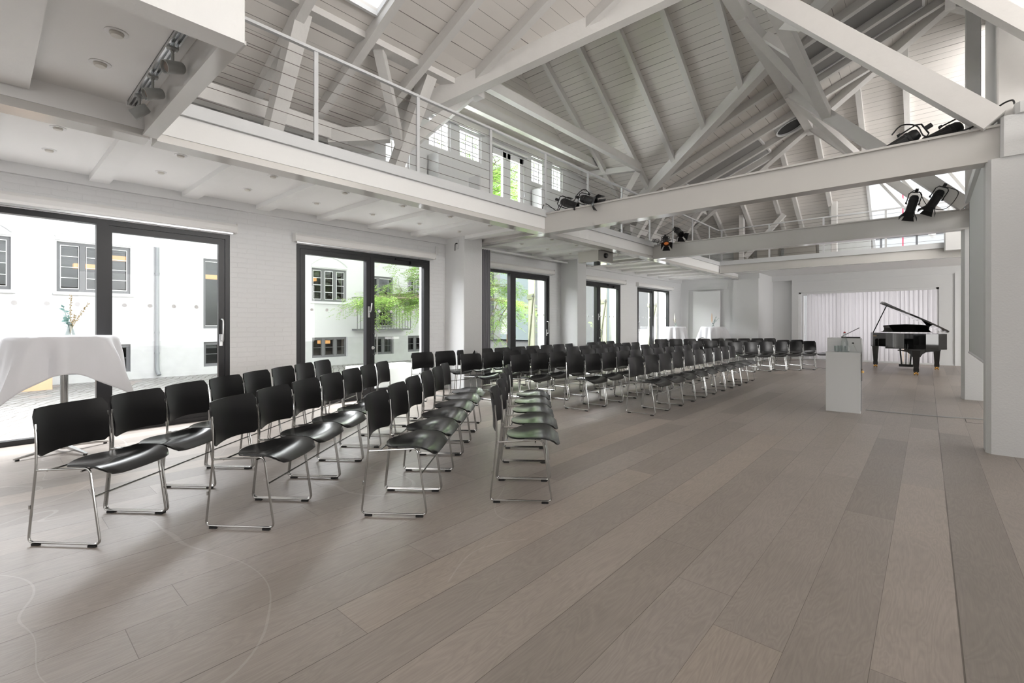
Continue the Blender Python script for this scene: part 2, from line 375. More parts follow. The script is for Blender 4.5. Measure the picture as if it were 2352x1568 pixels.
M['roomwarm'] = mat('lit_orange_ceiling', (.9, .45, .15), .6, emit=((1, .50, .18), 1.1))
M['orange'] = mat('light_plywood', (.80, .52, .32), .6)
M['cream'] = mat('cream_boarded_shutter', (.46, .46, .37), .6)
M['creamdark'] = mat('shutter_brace_paint', (.22, .225, .16), .6)
M['canvas'] = mat('white_parasol_canvas', (.88, .88, .87), .8)
M['wood'] = mat('parasol_pole_wood', (.55, .30, .14), .5)
M['greenglass'] = mat('pale_green_glazing', (.62, .74, .74), .15)
M['lime'] = leaf_mat('locust_leaves', (.26, .46, .10), (.52, .70, .22))
M['bark'] = mat('tree_bark', (.22, .18, .14), .85, noise=.3, nscale=20)
M['euca'] = leaf_mat('eucalyptus_leaves', (.10, .24, .22), (.22, .36, .33))
M['dried'] = mat('dried_flower_sprig', (.50, .38, .20), .8)
M['pampas'] = mat('pampas_plume', (.78, .58, .42), .9)
M['vase'] = glass_mat('vase_glass', (.87, .90, .90), .6)
M['red'] = mat('red_rubber_seal', (.45, .05, .05), .5)
M['redpole'] = mat('red_scaffold_paint', (.70, .12, .20), .5)
M['amber'] = mat('amber_lamp_glow', (.5, .15, .05), .4, emit=((1, .30, .08), .18))
M['concrete'] = mat('pale_concrete', (.70, .72, .71), .8, noise=.08, nscale=6)
M['stonegrey'] = mat('grey_render', (.42, .43, .43), .8, noise=.1, nscale=4)
M['dot'] = mat('frosted_dot', (.80, .80, .80), .7)

# ------------------------------------------------------------------ room shell
XL, YB, YBL = -6.85, 18.9, 17.2
RX, RZ, RS = .3, 7.0, .41           # ridge line and main pitch
GS, GY = .69, 7.87                  # dormer gable pitch and centre
HS, HY = .60, 11.35                 # hip pitch and hip apex
zmain = lambda x, y=0: RZ - RS * abs(x - RX)
zfar = lambda x, y: RZ - GS * (y - GY)
znear = lambda x, y: RZ - GS * (GY - y)
zhip = lambda x, y: RZ - HS * (y - HY)
KV = GS and RS / GS                 # dY per dX along the valleys
yvn = lambda x: GY - KV * (RX - x); yvf = lambda x: GY + KV * (RX - x)
KH = RS / HS; yh = lambda x: HY + KH * abs(RX - x)

struct(MB().box(XL - .5, 7.2, -6.2, YB + .4, -.12, 0).build('floor', M['floor']))
DOORS = [(-1.6, 2.165), (3.03, 5.465), (6.56, 9.12), (10.2, 12.63), (13.71, 16.16)]
hwall('wall_left', 'x', XL - .30, XL, -6.2, YBL + .1, 0, 3.1, [(a, b, 0, 2.385) for a, b in DOORS], M['brick'])
hwall('wall_back', 'y', YB, YB + .15, -3.57, 7.0, 0, 2.95, [(-3.36, .26, 0, 2.325)], M['plaster'])
hwall('wall_back_recess', 'y', YB + .15, YB + .3, -4.4, 7.0, 0, 2.95, [(-3.36, .26, 0, 2.325)], M['plaster'])
struct(MB().box(-4.2, -3.57, YB - .0, YB + .15, 2.75, 2.95).box(-4.4, -4.202, YBL + .28, YB + .3, 0, 2.95).build('wall_back_return', M['plaster']))
hwall('wall_back_left', 'y', YBL, YBL + .3, XL - .3, -4.2, 0, 2.95, [], M['plaster'])
struct(MB().box(-5.0, -4.2, YBL - .10, YBL, 0, 2.745).build('column_back', M['plaster']))
struct(MB().box(-6.70, -6.55, YBL - .03, YBL, 0, 2.45).box(-6.70, -5.2, YBL - .03, YBL, 2.45, 2.5).build('trim_1', M['plaster']))
hwall('wall_right', 'x', 7.0, 7.2, -6.2, YB + .3, 0, 4.3, [], M['plaster'])
hwall('wall_front', 'y', -6.2, -6.0, XL - .3, 7.2, 0, 3.1, [], M['plaster'])
# upper south gable
mbg = MB(); mbg.add([(XL, -6.1, 3.1), (7.2, -6.1, 3.1), (7.2, -6.1, 4.15), (RX, -6.1, RZ), (XL, -6.1, 4.05), (XL, -6.0, 3.1), (7.2, -6.0, 3.1), (7.2, -6.0, 4.15), (RX, -6.0, RZ), (XL, -6.0, 4.05)],
    [(0, 1, 2, 3, 4), (9, 8, 7, 6, 5), (0, 5, 6, 1), (1, 6, 7, 2), (2, 7, 8, 3), (3, 8, 9, 4), (4, 9, 5, 0)])
struct(mbg.build('wall_front_gable', M['boardZ']))
struct(MB().box(.60, .63, YB - .03, YB, .0, 2.72).box(-3.4, .60, YB - .02, YB, 2.70, 2.72).build('trim_2', M['plaster']))
struct(MB().box(-3.36, 7, YB - .015, YB, 0, .05).box(.26, .70, YB - .012, YB, 0, .05).build('baseboard_back', M['plaster']))

# columns of the left wall and pillars
struct(MB().bev(XL, -6.32, 5.83, 6.30, 0, 2.95, .01).build('column_left', M['plaster']))
struct(MB().bev(XL, -6.35, 9.58, 9.97, 0, 2.95, .01).build('column_left', M['plaster']))
def pillar(x0, x1, y0, y1, z1):
    c = .035
    return struct(MB().prism([(x0 + c, y0), (x1, y0), (x1, y1), (x0, y1), (x0, y0 + c + .02)], 0, z1).build('pillar', M['plaster']))
pillar(.415, 1.25, 6.28, 6.56, 2.765); pillar(.42, 1.25, 10.54, 10.84, 2.765)

# plaster stub that swallows the end of the first steel beam
struct(MB().bev(.51, 1.25, 6.26, 6.6, 2.765, 3.14, .02).bev(.60, 1.25, 6.24, 6.6, 3.14, 3.24, .03).build('pillar_head', M['plaster']))
struct(MB().bev(.51, 1.25, 10.4, 10.85, 2.765, 3.14, .02).build('pillar_head', M['plaster']))
struct(MB().bev(.30, .75, 15.0, 15.5, 2.95, 3.45, .02).build('pillar_head', M['plaster']))

# ---- galleries: decks, ceilings, joists, edge beams
XE = -4.84
struct(MB().box(XL, XE - .02, -6, YBL, 2.83, 3.08).build('ceiling_left_gallery', M['ceilpaint']))
struct(MB().box(XE - .02, -2.84, -6, .90, 3.0, 3.08).build('ceiling_near_gallery', M['ceilpaint']))
struct(MB().box(XE - .02, 7.0, 15.25, YB, 2.93, 3.08).build('ceiling_back_gallery', M['ceilpaint']))
struct(MB().box(1.2, 7.0, -6, 15.25, 2.93, 3.08).build('ceiling_right_gallery', M['ceilpaint']))
for k in range(-7, 19):
    yj = .86 + .845 * k
    if yj < -6 or yj > 17: continue
    struct(MB().box(XL, XE - .06, yj - .085, yj + .085, 2.77, 2.84).build('joist_beam', M['joist']))
struct(MB().box(XL, XL + .05, -6, YBL, 2.72, 2.94).build('trim_3', M['plaster']))
for yj in (.13, -.95, -2.1, -3.2):
    struct(MB().bev(XE + .02, -2.9, yj - .10, yj + .10, 2.90, 3.01, .01).build('joist_beam', M['joist']))
def steel(name, a, b, z0=2.756, z1=3.09, fw=.20, face=None):
    """I-section from a to b (plan points) """
    mb = MB(); a = Vector((*a, 0)); b = Vector((*b, 0)); zz = Vector((0, 0, 1))
    mb.beam(a + zz * (z0 + .011), b + zz * (z0 + .011), fw, .022)
    mb.beam(a + zz * (z1 - .011), b + zz * (z1 - .011), fw, .022)
    mb.beam(a + zz * ((z0 + z1) / 2), b + zz * ((z0 + z1) / 2), fw * .72, z1 - z0 - .044)
    return struct(mb.build(name, M['steelpaint']))
steel('steel_beam', (XE - .10, -6), (XE - .10, .93))
steel('steel_beam', (XE - .10, .98), (XE - .10, 17.2))
steel('steel_beam', (XL, 6.41), (.52, 6.41), 2.752, 3.092); steel('steel_beam', (XL, 10.6), (.52, 10.6), 2.752, 3.082)
steel('steel_beam', (XE, 15.3), (1.2, 15.3), 2.80, 3.10)
steel('steel_beam', (1.35, -6), (1.35, 15.3))
steel('steel_beam', (XE, .93), (-2.84, .93), 2.77, 3.05, .10)
struct(MB().box(XE - .005, XE + .02, .98, 15.28, 3.03, 3.145).build('trim_4', M['railpaint']))
struct(MB().box(XE, .55, 15.16, 15.20, 3.03, 3.16).build('trim_5', M['railpaint']))
struct(MB().bev(-2.95, -2.80, -6, .96, 2.756, 3.22, .005).build('timber_beam', M['joist']))

# ---- roof slabs
TH = .06
e = -7.0
SK1, SK2, SK3 = (-1.70, -.05, 9.78, 11.0), (-4.75, -3.0, 12.12, 13.35), (-4.86, -3.5, 2.46, 3.10)
rect = lambda r: [(r[0], r[2]), (r[1], r[2]), (r[1], r[3]), (r[0], r[3])]
struct(slab('roof', [(e, -6.1), (RX, -6.1), (RX, GY), (e, yvn(e))], [rect(SK3)], lambda x, y: zmain(x), TH, M['boardX']))
struct(slab('roof', [(e, yvf(e)), (RX, GY), (RX, HY), (e, yh(e))], [], lambda x, y: zmain(x), TH, M['boardX']))
struct(slab('roof', [(RX, -6.1), (7.3, -6.1), (7.3, yh(7.3)), (RX, HY)], [], lambda x, y: zmain(x), TH, M['boardX']))
struct(slab('roof', [(e, yvn(e)), (RX, GY), (e, GY)], [], znear, TH, M['boardY']))
struct(slab('roof', [(e, GY), (RX, GY), (e, yvf(e))], [], zfar, TH, M['boardY']))
DX0, DX1, DY0, DY1 = -1.18, 1.15, 14.75, 17.55
struct(slab('roof', [(RX, HY), (e, yh(e)), (e, 17.85), (7.3, 17.85), (7.3, yh(7.3))], [[(DX0, DY0), (DX1, DY0), (DX1, DY1), (DX0, DY1)]], zhip, TH, M['boardY']))

# dormer gable wall with its windows
GW = [(4.52, 5.02, 3.95, 4.42), (5.44, 5.97, 4.50, 5.07), (6.20, 6.80, 4.50, 5.07), (7.08, 8.16, 3.13, 4.95), (8.42, 8.92, 4.50, 5.07), (9.21, 9.66, 4.50, 5.07)]
hwall('wall_left_upper', 'x', XL - .12, XL, 5.12, 10.60, 3.08, 5.12, GW[1:], M['plaster'])
hwall('wall_left_upper', 'x', XL - .12, XL, 4.30, 5.12, 3.08, 4.45, GW[:1], M['plaster'])
def prismx(name, pts, m):
    n = len(pts); v = [(XL - .12, y, z) for y, z in pts] + [(XL, y, z) for y, z in pts]
    return struct(MB().add(v, [tuple(range(n)), tuple(range(n, 2 * n))[::-1]] + [(i, n + i, n + (i + 1) % n, (i + 1) % n) for i in range(n)]).build(name, m))
prismx('wall_left_gable', [(5.12, 5.12), (10.6, 5.12), (GY, 7.02)], M['boardZ'])
prismx('wall_left_gable', [(4.30, 4.45), (5.12, 4.45), (5.12, 5.12), (4.30, 4.52)], M['boardZ'])
prismx('wall_left_upper', [(3.5, 3.08), (4.30, 3.08), (4.30, 4.55), (3.5, 4.0)], M['plaster'])
prismx('wall_left_upper', [(10.6, 3.08), (12.2, 3.08), (12.2, 4.05), (10.6, 5.14)], M['plaster'])
hwall('wall_left_knee', 'x', XL - .12, XL, -6.1, 3.5, 3.08, 4.10, [], M['plaster'])
hwall('wall_left_knee', 'x', XL - .12, XL, 12.2, 16.4, 3.08, 4.10, [], M['plaster'])
hwall('wall_back_upper', 'y', 16.3, 16.4, -6.85, -1.18, 3.08, 4.0, [], M['concrete'])
hwall('wall_back_upper', 'y', 16.3, 16.4, 1.15, 7.0, 3.08, 4.0, [], M['plaster'])

def lattice_window(n, y0, y1, z0, z1, cols, rows, x=XL - .07, m='whiteframe'):
    fr = MB(); f = .04
    fr.box(x - .03, x + .03, y0, y0 + f, z0, z1).box(x - .03, x + .03, y1 - f, y1, z0, z1).box(x - .03, x + .03, y0 + f, y1 - f, z0, z0 + f).box(x - .03, x + .03, y0 + f, y1 - f, z1 - f, z1)
    for i in range(1, cols):
        yy = y0 + (y1 - y0) * i / cols; fr.box(x - .012, x + .012, yy - .009, yy + .009, z0 + f, z1 - f)
    for i in range(1, rows):
        zz = z0 + (z1 - z0) * i / rows; fr.box(x - .011, x + .011, y0 + f, y1 - f, zz - .009, zz + .009)
    r = struct(fr.build('window_%d' % n, M[m])); MB().box(x - .004, x + .004, y0 + f, y1 - f, z0 + f, z1 - f).build('pane', M['glass'], r)
    return r
wn = 1
for i, (a, b, c, d) in enumerate(GW):
    if i == 3: continue
    lattice_window(wn, a, b, c, d, 3, 3); wn += 1
# upstairs glazed double door
fr = MB(); x = XL - .07
for a, b in ((7.08, 7.60), (7.64, 8.16)):
    fr.box(x - .03, x + .03, a, a + .10, 3.13, 4.95).box(x - .03, x + .03, b - .10, b, 3.13, 4.95).box(x - .03, x + .03, a, b, 4.84, 4.95).box(x - .03, x + .03, a, b, 3.13, 3.35)
fr.box(x - .035, x + .035, 7.60, 7.64, 3.13, 4.95)
dr = struct(fr.build('door_6', M['whiteframe']))
MB().box(x - .004, x + .004, 7.18, 7.50, 3.35, 4.84).box(x - .004, x + .004, 7.74, 8.06, 3.35, 4.84).build('pane', M['glass'], dr)
hg = MB()
for yy in (7.07, 8.17):
    for zz in (3.4, 4.1, 4.7): hg.box(XL - .01, XL + .02, yy - .012, yy + .012, zz, zz + .10)
hg.build('hinge', M['satin'], dr)
struct(MB().box(XL, XL + .10, 5.2, 10.5, 5.10, 5.22).build('trim_6', M['timber']))

# roof glazing of the hip dormer, with its rafters
fr = MB()
for xx in (DX0 + .03, DX1 - .03): fr.beam((xx, DY0, zhip(0, DY0) + .03), (xx, DY1, zhip(0, DY1) + .03), .06, .12)
for yy in (DY0 + .03, DY1 - .03): fr.beam((DX0, yy, zhip(0, yy) + .03), (DX1, yy, zhip(0, yy) + .03), .06, .12)
win = struct(fr.build('window_20', M['whiteframe']))
pn = MB(); pn.add([(DX0 + .06, DY0 + .06, zhip(0, DY0 + .06) + .04), (DX1 - .06, DY0 + .06, zhip(0, DY0 + .06) + .04), (DX1 - .06, DY1 - .06, zhip(0, DY1 - .06) + .04), (DX0 + .06, DY1 - .06, zhip(0, DY1 - .06) + .04)], [(0, 1, 2, 3)])
pn.build('pane', M['glass'], win)
for k in range(4):
    x0 = -.62 + .42 * k
    struct(MB().beam((x0 - .35, DY0 - .1, zhip(0, DY0 - .1) - .10), (x0 + .75, DY1 - .7, zhip(0, DY1 - .7) - .12), .07, .14).build('rafter_beam', M['timber']))
fr = MB()
for xx in (-1.05, -.25): fr.box(xx, xx + .05, 17.6, 17.65, 3.08, 3.75)
fr.box(-1.18, 1.15, 17.6, 17.65, 3.72, 3.78)
struct(fr.build('window_21', M['greyframe']))

# skylights
def skylight(n, r, m, drop=.0):
    x0, x1, y0, y1 = r; mb = MB(); zz = lambda x: zmain(x) - .012 + drop
    mb.add([(x0, y0, zz(x0)), (x1, y0, zz(x1)), (x1, y1, zz(x1)), (x0, y1, zz(x0)), (x0, y0, zz(x0) - .01), (x1, y0, zz(x1) - .01), (x1, y1, zz(x1) - .01), (x0, y1, zz(x0) - .01)],
           [(0, 1, 2, 3), (7, 6, 5, 4), (0, 4, 5, 1), (1, 5, 6, 2), (2, 6, 7, 3), (3, 7, 4, 0)])
    f = MB(); t_ = .04
    for ya in (y0, y1): f.beam((x0, ya, zmain(x0) - .02), (x1, ya, zmain(x1) - .02), t_, .05)
    for xa in (x0, x1): f.beam((xa, y0, zmain(xa) - .02), (xa, y1, zmain(xa) - .02), t_, .05)
    w_ = struct(f.build('window_%d' % n, M['whiteframe'])); mb.build('pane' if m == 'glass' else 'shade', M[m], w_)
skylight(22, SK1, 'blindgrey'); skylight(23, SK2, 'blindgrey'); skylight(24, SK3, 'glass', .05)
# round sun tunnel
nrm = Matrix.Rotation(-math.atan(RS), 3, 'Y')
tb = MB(); cz = zmain(-2.4) - .01
tb.lathe([(.30, .05), (.30, -.15), (.325, -.15), (.325, .05)], (-2.4, 12.35, cz), 32, nrm)
tun = struct(tb.build('window_25', M['whiteframe'])); MB().lathe([(.005, -.10), (.298, -.105)], (-2.4, 12.35, cz), 32, nrm).build('diffuser', M['dark'], tun)

# rafters
def rafter(a, b, zf, wd=.10, ht=.15):
    (xa, ya), (xb, yb) = a, b
    return struct(MB().beam((xa, ya, zf(xa, ya) - ht / 2 + .005), (xb, yb, zf(xb, yb) - ht / 2 + .005), wd, ht).build('rafter_beam', M['timber']))
for k in range(-10, 18):
    y = 2.35 + .8 * k
    if y < GY: x0 = XL if y < yvn(XL) else RX - (GY - y) / KV
    elif y < HY: x0 = RX - (y - GY) / KV; 
    else: x0 = max(XL, RX - (y - GY) / KV)
    x1 = RX if y < HY else RX - (y - HY) / KH
    if x1 - x0 > .25: rafter((x0, y), (x1, y), lambda x, y: zmain(x))
    xr = 7.0; xl = RX if y < HY else RX + (y - HY) / KH
    if xr - xl > .3 and k % 2 == 0: rafter((xl, y), (xr, y), lambda x, y: zmain(x))
x = -6.15
while x < -.4:
    rafter((x, GY), (x, yvf(x)), zfar); rafter((x, GY), (x, yvn(x)), znear); x += .875
for x in (-5.8, -4.95, -4.1, -3.25, -2.78, -1.99, -1.12, -.33, 1.3, 2.2, 3.1):
    y0 = yh(x)
    if DX0 < x < DX1: rafter((x, y0), (x, DY0), zhip, .10, .14)
    else: rafter((x, y0), (x, 17.4), zhip, .10, .14)
bm = lambda a, b, wd=.18, ht=.22, m='timber', nm='roof_beam': struct(MB().beam(a, b, wd, ht).build(nm, M[m]))
bm((XL, yvn(XL), zmain(XL) - .12), (RX, GY, RZ - .12), .18, .26, nm='valley_beam')
bm((XL, yvf(XL), zmain(XL) - .12), (RX, GY, RZ - .12), .16, .24, nm='valley_beam')
bm((XL, yh(XL), zmain(XL) - .10), (RX, HY, RZ - .10), .15, .20, nm='hip_beam')
bm((7, yh(7), zmain(7) - .10), (RX, HY, RZ - .10), .15, .20, nm='hip_beam')
bm((RX, -6, RZ - .12), (RX, HY, RZ - .12), .14, .24, nm='ridge_beam')
bm((XL, GY, RZ - .12), (RX, GY, RZ - .12), .10, .20, nm='ridge_beam')
# wall plate and purlins of the near bay
bm((-6.45, -6, 3.97), (-6.45, 4.0, 3.97), .20, .22)
bm((-5.22, -6, 4.80), (-5.22, 5.15, 4.80), .20, .20)
bm((-6.45, 12.3, 3.97), (-6.45, 16.4, 3.97), .18, .2)
bm((-5.25, 5.35, 5.03), (-5.25, 10.62, 5.03), .12, .17); bm((-6.3, 4.95, 5.27), (-6.3, 10.42, 5.27), .12, .17)
bm((-6.80, 10.45, 5.12), (-5.25, 10.62, 5.02), .12, .14)
bm((-5.22, 11.7, 4.70), (-5.22, 15.2, 4.70), .18, .18)
for y in (2.38, 4.17, -1.2, 11.9):
    zt = 4.72
    bm((-5.25, y, zt), (-6.38, y, 3.10), .17, .19, nm='strut_beam')
bm((-5.22, 3.35, 4.72), (-5.85, 4.12, 3.85), .12, .14, nm='strut_beam')
bm((-5.22, 4.95, 4.72), (-5.85, 4.22, 3.85), .12, .14, nm='strut_beam')
bm((-6.45, 2.5, 3.90), (-6.45, 3.1, 3.10), .11, .12, nm='strut_beam')
bm((-6.45, 3.3, 3.90), (-5.95, 4.0, 4.02), .16, .2, nm='strut_beam')
for y in (.9, 2.0, 3.4): struct(MB().box(-6.8, -6.62, y, y + .2, 3.08, 3.9).build('post_beam', M['timber']))
# purlin on the third slope, raking struts down to the steel beams
bm((-2.05, 6.3, 5.80), (-2.05, 13.05, 5.80), .17, .20)
bm((-2.05, -6, 5.80), (-2.05, 6.2, 5.80), .17, .20)
bm((2.65, -6, 5.80), (2.65, 13.0, 5.80), .17, .20)
for y in (6.32, 10.5, 12.7):
    bm((-2.02, y, 5.78), (.47, y, 3.12), .17, .20 if y < 12 else .15, nm='strut_beam')
bm((-1.41, 6.32, 5.13), (-1.41, 10.5, 5.13), .15, .17)
bm((-2.05, 7.4, 5.74), (-1.41, 10.45, 5.18), .13, .17, nm='strut_beam')
bm((-2.05, 10.55, 5.74), (-1.0, 12.7, 4.70), .12, .14, nm='strut_beam')
bm((-1.41, 6.9, 5.13), (-.95, 6.38, 4.66), .11, .14, nm='strut_beam')
bm((-1.41, 8.0, 5.15), (-1.85, 7.95, 5.62), .11, .12, nm='strut_beam')
# posts over the pillars, boarded screen wall between them, stringer above
struct(MB().bev(.50, .70, 6.40, 6.56, 3.12, zmain(.6), .01).build('post_beam', M['timber']))
struct(MB().bev(.46, .64, 10.5, 10.64, 3.08, zmain(.6), .01).build('post_beam', M['timber']))
struct(MB().box(.78, .84, 6.56, 12.0, 3.08, zmain(.84) - .01).build('wall_right_upper', M['plaster']))
bm((-.5, 6.2, 5.29), (1.0, 6.2, 3.475), .16, .13, nm='stringer_beam')
mb = MB(); mb.add([(-.5, 6.24, 5.36), (1.2, 6.24, 3.30), (1.2, 6.24, 6.6), (-.5, 6.24, 6.6), (-.5, 6.30, 5.36), (1.2, 6.30, 3.30), (1.2, 6.30, 6.6), (-.5, 6.30, 6.6)],
    [(0, 1, 2, 3), (7, 6, 5, 4), (0, 4, 5, 1), (1, 5, 6, 2), (2, 6, 7, 3), (3, 7, 4, 0)])
struct(mb.build('wall_right_infill', M['plaster']))
# trusses seen at the back gallery
for x in (-4.25, -1.9):
    struct(MB().bev(x - .07, x + .07, 15.35, 15.5, 3.10, zhip(x, 15.4) - .02, .01).build('post_beam', M['timber']))
bm((-4.15, 15.42, 3.25), (-3.1, 15.42, 4.4), .11, .12, nm='strut_beam')
bm((-6.3, 12.6, 3.10), (-5.3, 12.6, 4.62), .14, .16, nm='strut_beam')
bm((-6.1, 10.0, 3.10), (-5.3, 10.6, 4.9), .12, .14, nm='strut_beam')
bm((-6.3, 14.4, 3.10), (-5.1, 14.4, 4.7), .14, .16, nm='strut_beam')

# ------------------------------------------------------------------ glazed patio doors of the left wall
def profile(mb, y0, y1, z0, z1, wd, xa, xb, bottom=None):
    b = wd if bottom is None else bottom
    mb.box(xa, xb, y0, y0 + wd, z0, z1).box(xa, xb, y1 - wd, y1, z0, z1).box(xa, xb, y0 + wd, y1 - wd, z1 - wd, z1).box(xa, xb, y0 + wd, y1 - wd, z0, z0 + b)
def glazing(par, y0, y1, z0, z1, x, dots=True, dname='dots'):
    p = MB().box(x - .006, x + .006, y0, y1, z0, z1).build('pane', M['glass'], par)
    if dots:
        d = MB(); y = y0 + .12
        while y < y1 - .05:
            d.lathe([(.001, 0), (.024, .0005), (.024, .0015), (.001, .002)], (x + .008, y, 1.435), 14, Matrix.Rotation(PI / 2, 3, 'Y')); y += .2355
        d.build(dname, M['dot'], p)
def lever(par, y, z, x, up=True):
    h = MB(); h.bev(x, x + .012, y - .018, y + .018, z - .09, z + .09, .006)
    h.tube([(x + .01, y, z), (x + .05, y, z), (x + .055, y + .01, z + .02), (x + .055, y + .02, z + .14)], .011, 8)
    h.build('handle', M['satin'], par)
def pull(par, y, z0, z1, x, off=.05):
    h = MB(); h.tube([(x, y, z0), (x + off * .7, y, z0), (x + off, y, z0 + .03), (x + off, y, z1 - .03), (x + off * .7, y, z1), (x, y, z1)], .010, 8)
    h.build('handle', M['satin'], par)
X0, X1 = XL - .10, XL - .005      # outer frame depth
def patio(n, y0, y1, m0, m1, kind):
    top = 2.38; f = MB(); w_ = .055
    profile(f, y0, y1, .0, top, w_, X0, X1, .05); f.box(X0, X1, m0, m1, .05, top - w_)
    d = struct(f.build('door_%d' % n, M['blackframe']))
    if kind == 'slide':      # fixed pane left, sliding leaf right
        glazing(d, y0 + w_, m0, .05, top - w_, X0 + .03)
        s = MB(); profile(s, m1 - .04, y1 - w_ - .004, .05, top - w_ - .003, .07, X0 + .035, X1 - .01, .09); lf = s.build('sash', M['blackframe'], d)
        glazing(lf, m1 + .02, y1 - w_ - .07, .14, top - w_ - .07, X0 + .055)
        y = y1 - w_ - .045; h = MB(); h.bev(X1 - .01, X1 + .002, y - .02, y + .02, .94, 1.09, .005)
        h.tube([(X1, y, 1.0), (X1 + .045, y + .005, 1.0), (X1 + .05, y + .008, 1.03), (X1 + .05, y + .008, 1.26), (X1 + .045, y + .004, 1.28), (X1, y, 1.28)], .010, 8); h.build('handle', M['satin'], lf)
    elif kind == 'hinge':    # two hinged leaves
        mm = (m0 + m1) / 2; leaves = []
        for a, b in ((y0 + w_, mm), (mm, y1 - w_)):
            s = MB(); profile(s, a + .003, b - .003, .05, top - w_ - .003, .072, X0 + .02, X1 + .004, .10); lf = s.build('sash', M['blackframe'], d); leaves.append(lf)
            glazing(lf, a + .075, b - .075, .15, top - w_ - .075, X0 + .045)
        lever(leaves[0], mm - .03, 1.42, X1 + .004)
        h = MB(); yy = mm + .05
        h.tube([(X1 + .004, yy, .72), (X1 + .07, yy, .72), (X1 + .07, yy + .03, .72), (X1 + .07, yy + .03, 1.06), (X1 + .07, yy, 1.06), (X1 + .004, yy, 1.06)], .010, 8)
        h.lathe([(.001, 0), (.026, .0), (.026, .012), (.012, .02), (.012, .05), (.001, .05)], (X1 + .004, yy - .01, .83), 14, Matrix.Rotation(PI / 2, 3, 'Y'))
        h.build('handle', M['satin'], leaves[1])
        c = MB().bev(X1 + .004, X1 + .05, y1 - .45, y1 - .17, top - .115, top - .06, .004).box(X1 + .004, X1 + .03, y1 - .75, y1 - .68, top - .06, top - .03).box(X1 + .03, X1 + .04, y1 - .74, y1 - .30, top - .055, top - .045)
        c.build('door_closer', M['blackmetal'], leaves[1])
    else:                    # sliding leaf left, fixed pane right
        glazing(d, m1, y1 - w_, .05, top - w_, X0 + .03)
        s = MB(); profile(s, y0 + w_, m1 - .01, .05, top - w_ - .003, .07, X0 + .035, X1 - .01, .09); lf = s.build('sash', M['blackframe'], d)
        glazing(lf, y0 + w_ + .07, m0 + .01, .14, top - w_ - .07, X0 + .055); pull(lf, y0 + w_ + .04, .95, 1.28, X1 - .01)
    return d
patio(1, -1.6, 2.165, .845, .95, 'slide'); patio(2, 3.03, 5.465, 4.17, 4.31, 'hinge'); patio(3, 6.56, 9.12, 7.70, 7.86, 'slide')
patio(4, 10.2, 12.63, 11.30, 11.50, 'hinge'); patio(5, 13.71, 16.16, 14.78, 14.93, 'slideleft')

BL = ['first window from the camera', 'second window from the camera', 'third window, behind the grey curtain', 'fourth window from the camera', 'fifth window, by the far corner']
for i, (a, b) in enumerate(((-1.7, 2.22), (2.985, 5.53), (6.50, 9.20), (10.10, 12.80), (13.62, 16.30))):
    t = thing('roller_blind', 'white rolled-up roller blind cassette above the ' + BL[i], 'roller blind', (XL, 0, 0), 0, 'roller blinds over the patio doors')
    pr = [(0, 2.415), (.075, 2.415), (.095, 2.44), (.098, 2.49), (.07, 2.525), (0, 2.525)]; n = len(pr)
    mb = MB(); mb.add([(x, a, z) for x, z in pr] + [(x, b, z) for x, z in pr], [tuple(range(n)), tuple(range(n, 2 * n))[::-1]] + [(j, n + j, n + (j + 1) % n, (j + 1) % n) for j in range(n)])
    mb.build('cassette', M['blind'], t)
    for yy in (a - .008, b): MB().box(0, .10, yy, yy + .008, 2.405, 2.53).build('end_cap', M['blind'], t)
    MB().bev(.03, .05, a + .03, b - .03, 2.392, 2.415, .004).build('bottom_bar', M['alu'], t)
# blinds over the small upstairs windows
for a, b, z, lb in ((5.42, 6.86, 5.075, 'over the two upstairs lattice windows left of the glazed door'), (7.0, 8.22, 4.97, 'over the upstairs glazed double door'), (8.38, 8.98, 5.075, 'over the upstairs lattice window right of the glazed door'), (9.17, 9.72, 5.075, 'over the upstairs lattice window farthest from the camera')):
    t = thing('roller_blind', 'slim white roller blind ' + lb, 'roller blind', (XL, 0, 0), 0, 'upstairs roller blinds')
    MB().tube([(.05, a, z + .035), (.05, b, z + .035)], .028, 12).build('cassette', M['blind'], t); MB().bev(.03, .05, a, b, z - .004, z + .008, .003).build('bottom_bar', M['alu'], t)
# folded grey curtain beside the third window, with its ceiling rail
def folds(name, x, y0, y1, z0, z1, n, amp, m, par=None, axis='y', seed=1, irr=.0):
    rnd = random.Random(seed); ph = [rnd.uniform(-irr, irr) for _ in range(n * 2 + 3)]; N = n * 10
    def fn(u, v):
        s = u * n; k = int(s); a = amp * math.sin(2 * PI * s + ph[k % len(ph)]) * (1 + .25 * math.sin(3.1 * k)) * (.85 + .15 * (1 - v))
        q = y0 + (y1 - y0) * u + irr * .04 * math.sin(7 * u * n + v)
        return (x + a, q, z0 + (z1 - z0) * v) if axis == 'y' else (q, x + a, z0 + (z1 - z0) * v)
    return MB().shell(fn, N, 6, .004).build(name, m, par)
t = thing('curtain', 'grey curtain gathered in folds between the first column and the third window', 'curtain', (0, 0, 0))
folds('drape', -6.60, 6.50, 6.80, .02, 2.70, 5, .055, M['greycurtain'], t)
MB().bev(-6.625, -6.575, 6.45, 9.5, 2.70, 2.73, .005).build('rail', M['whiteframe'], t)

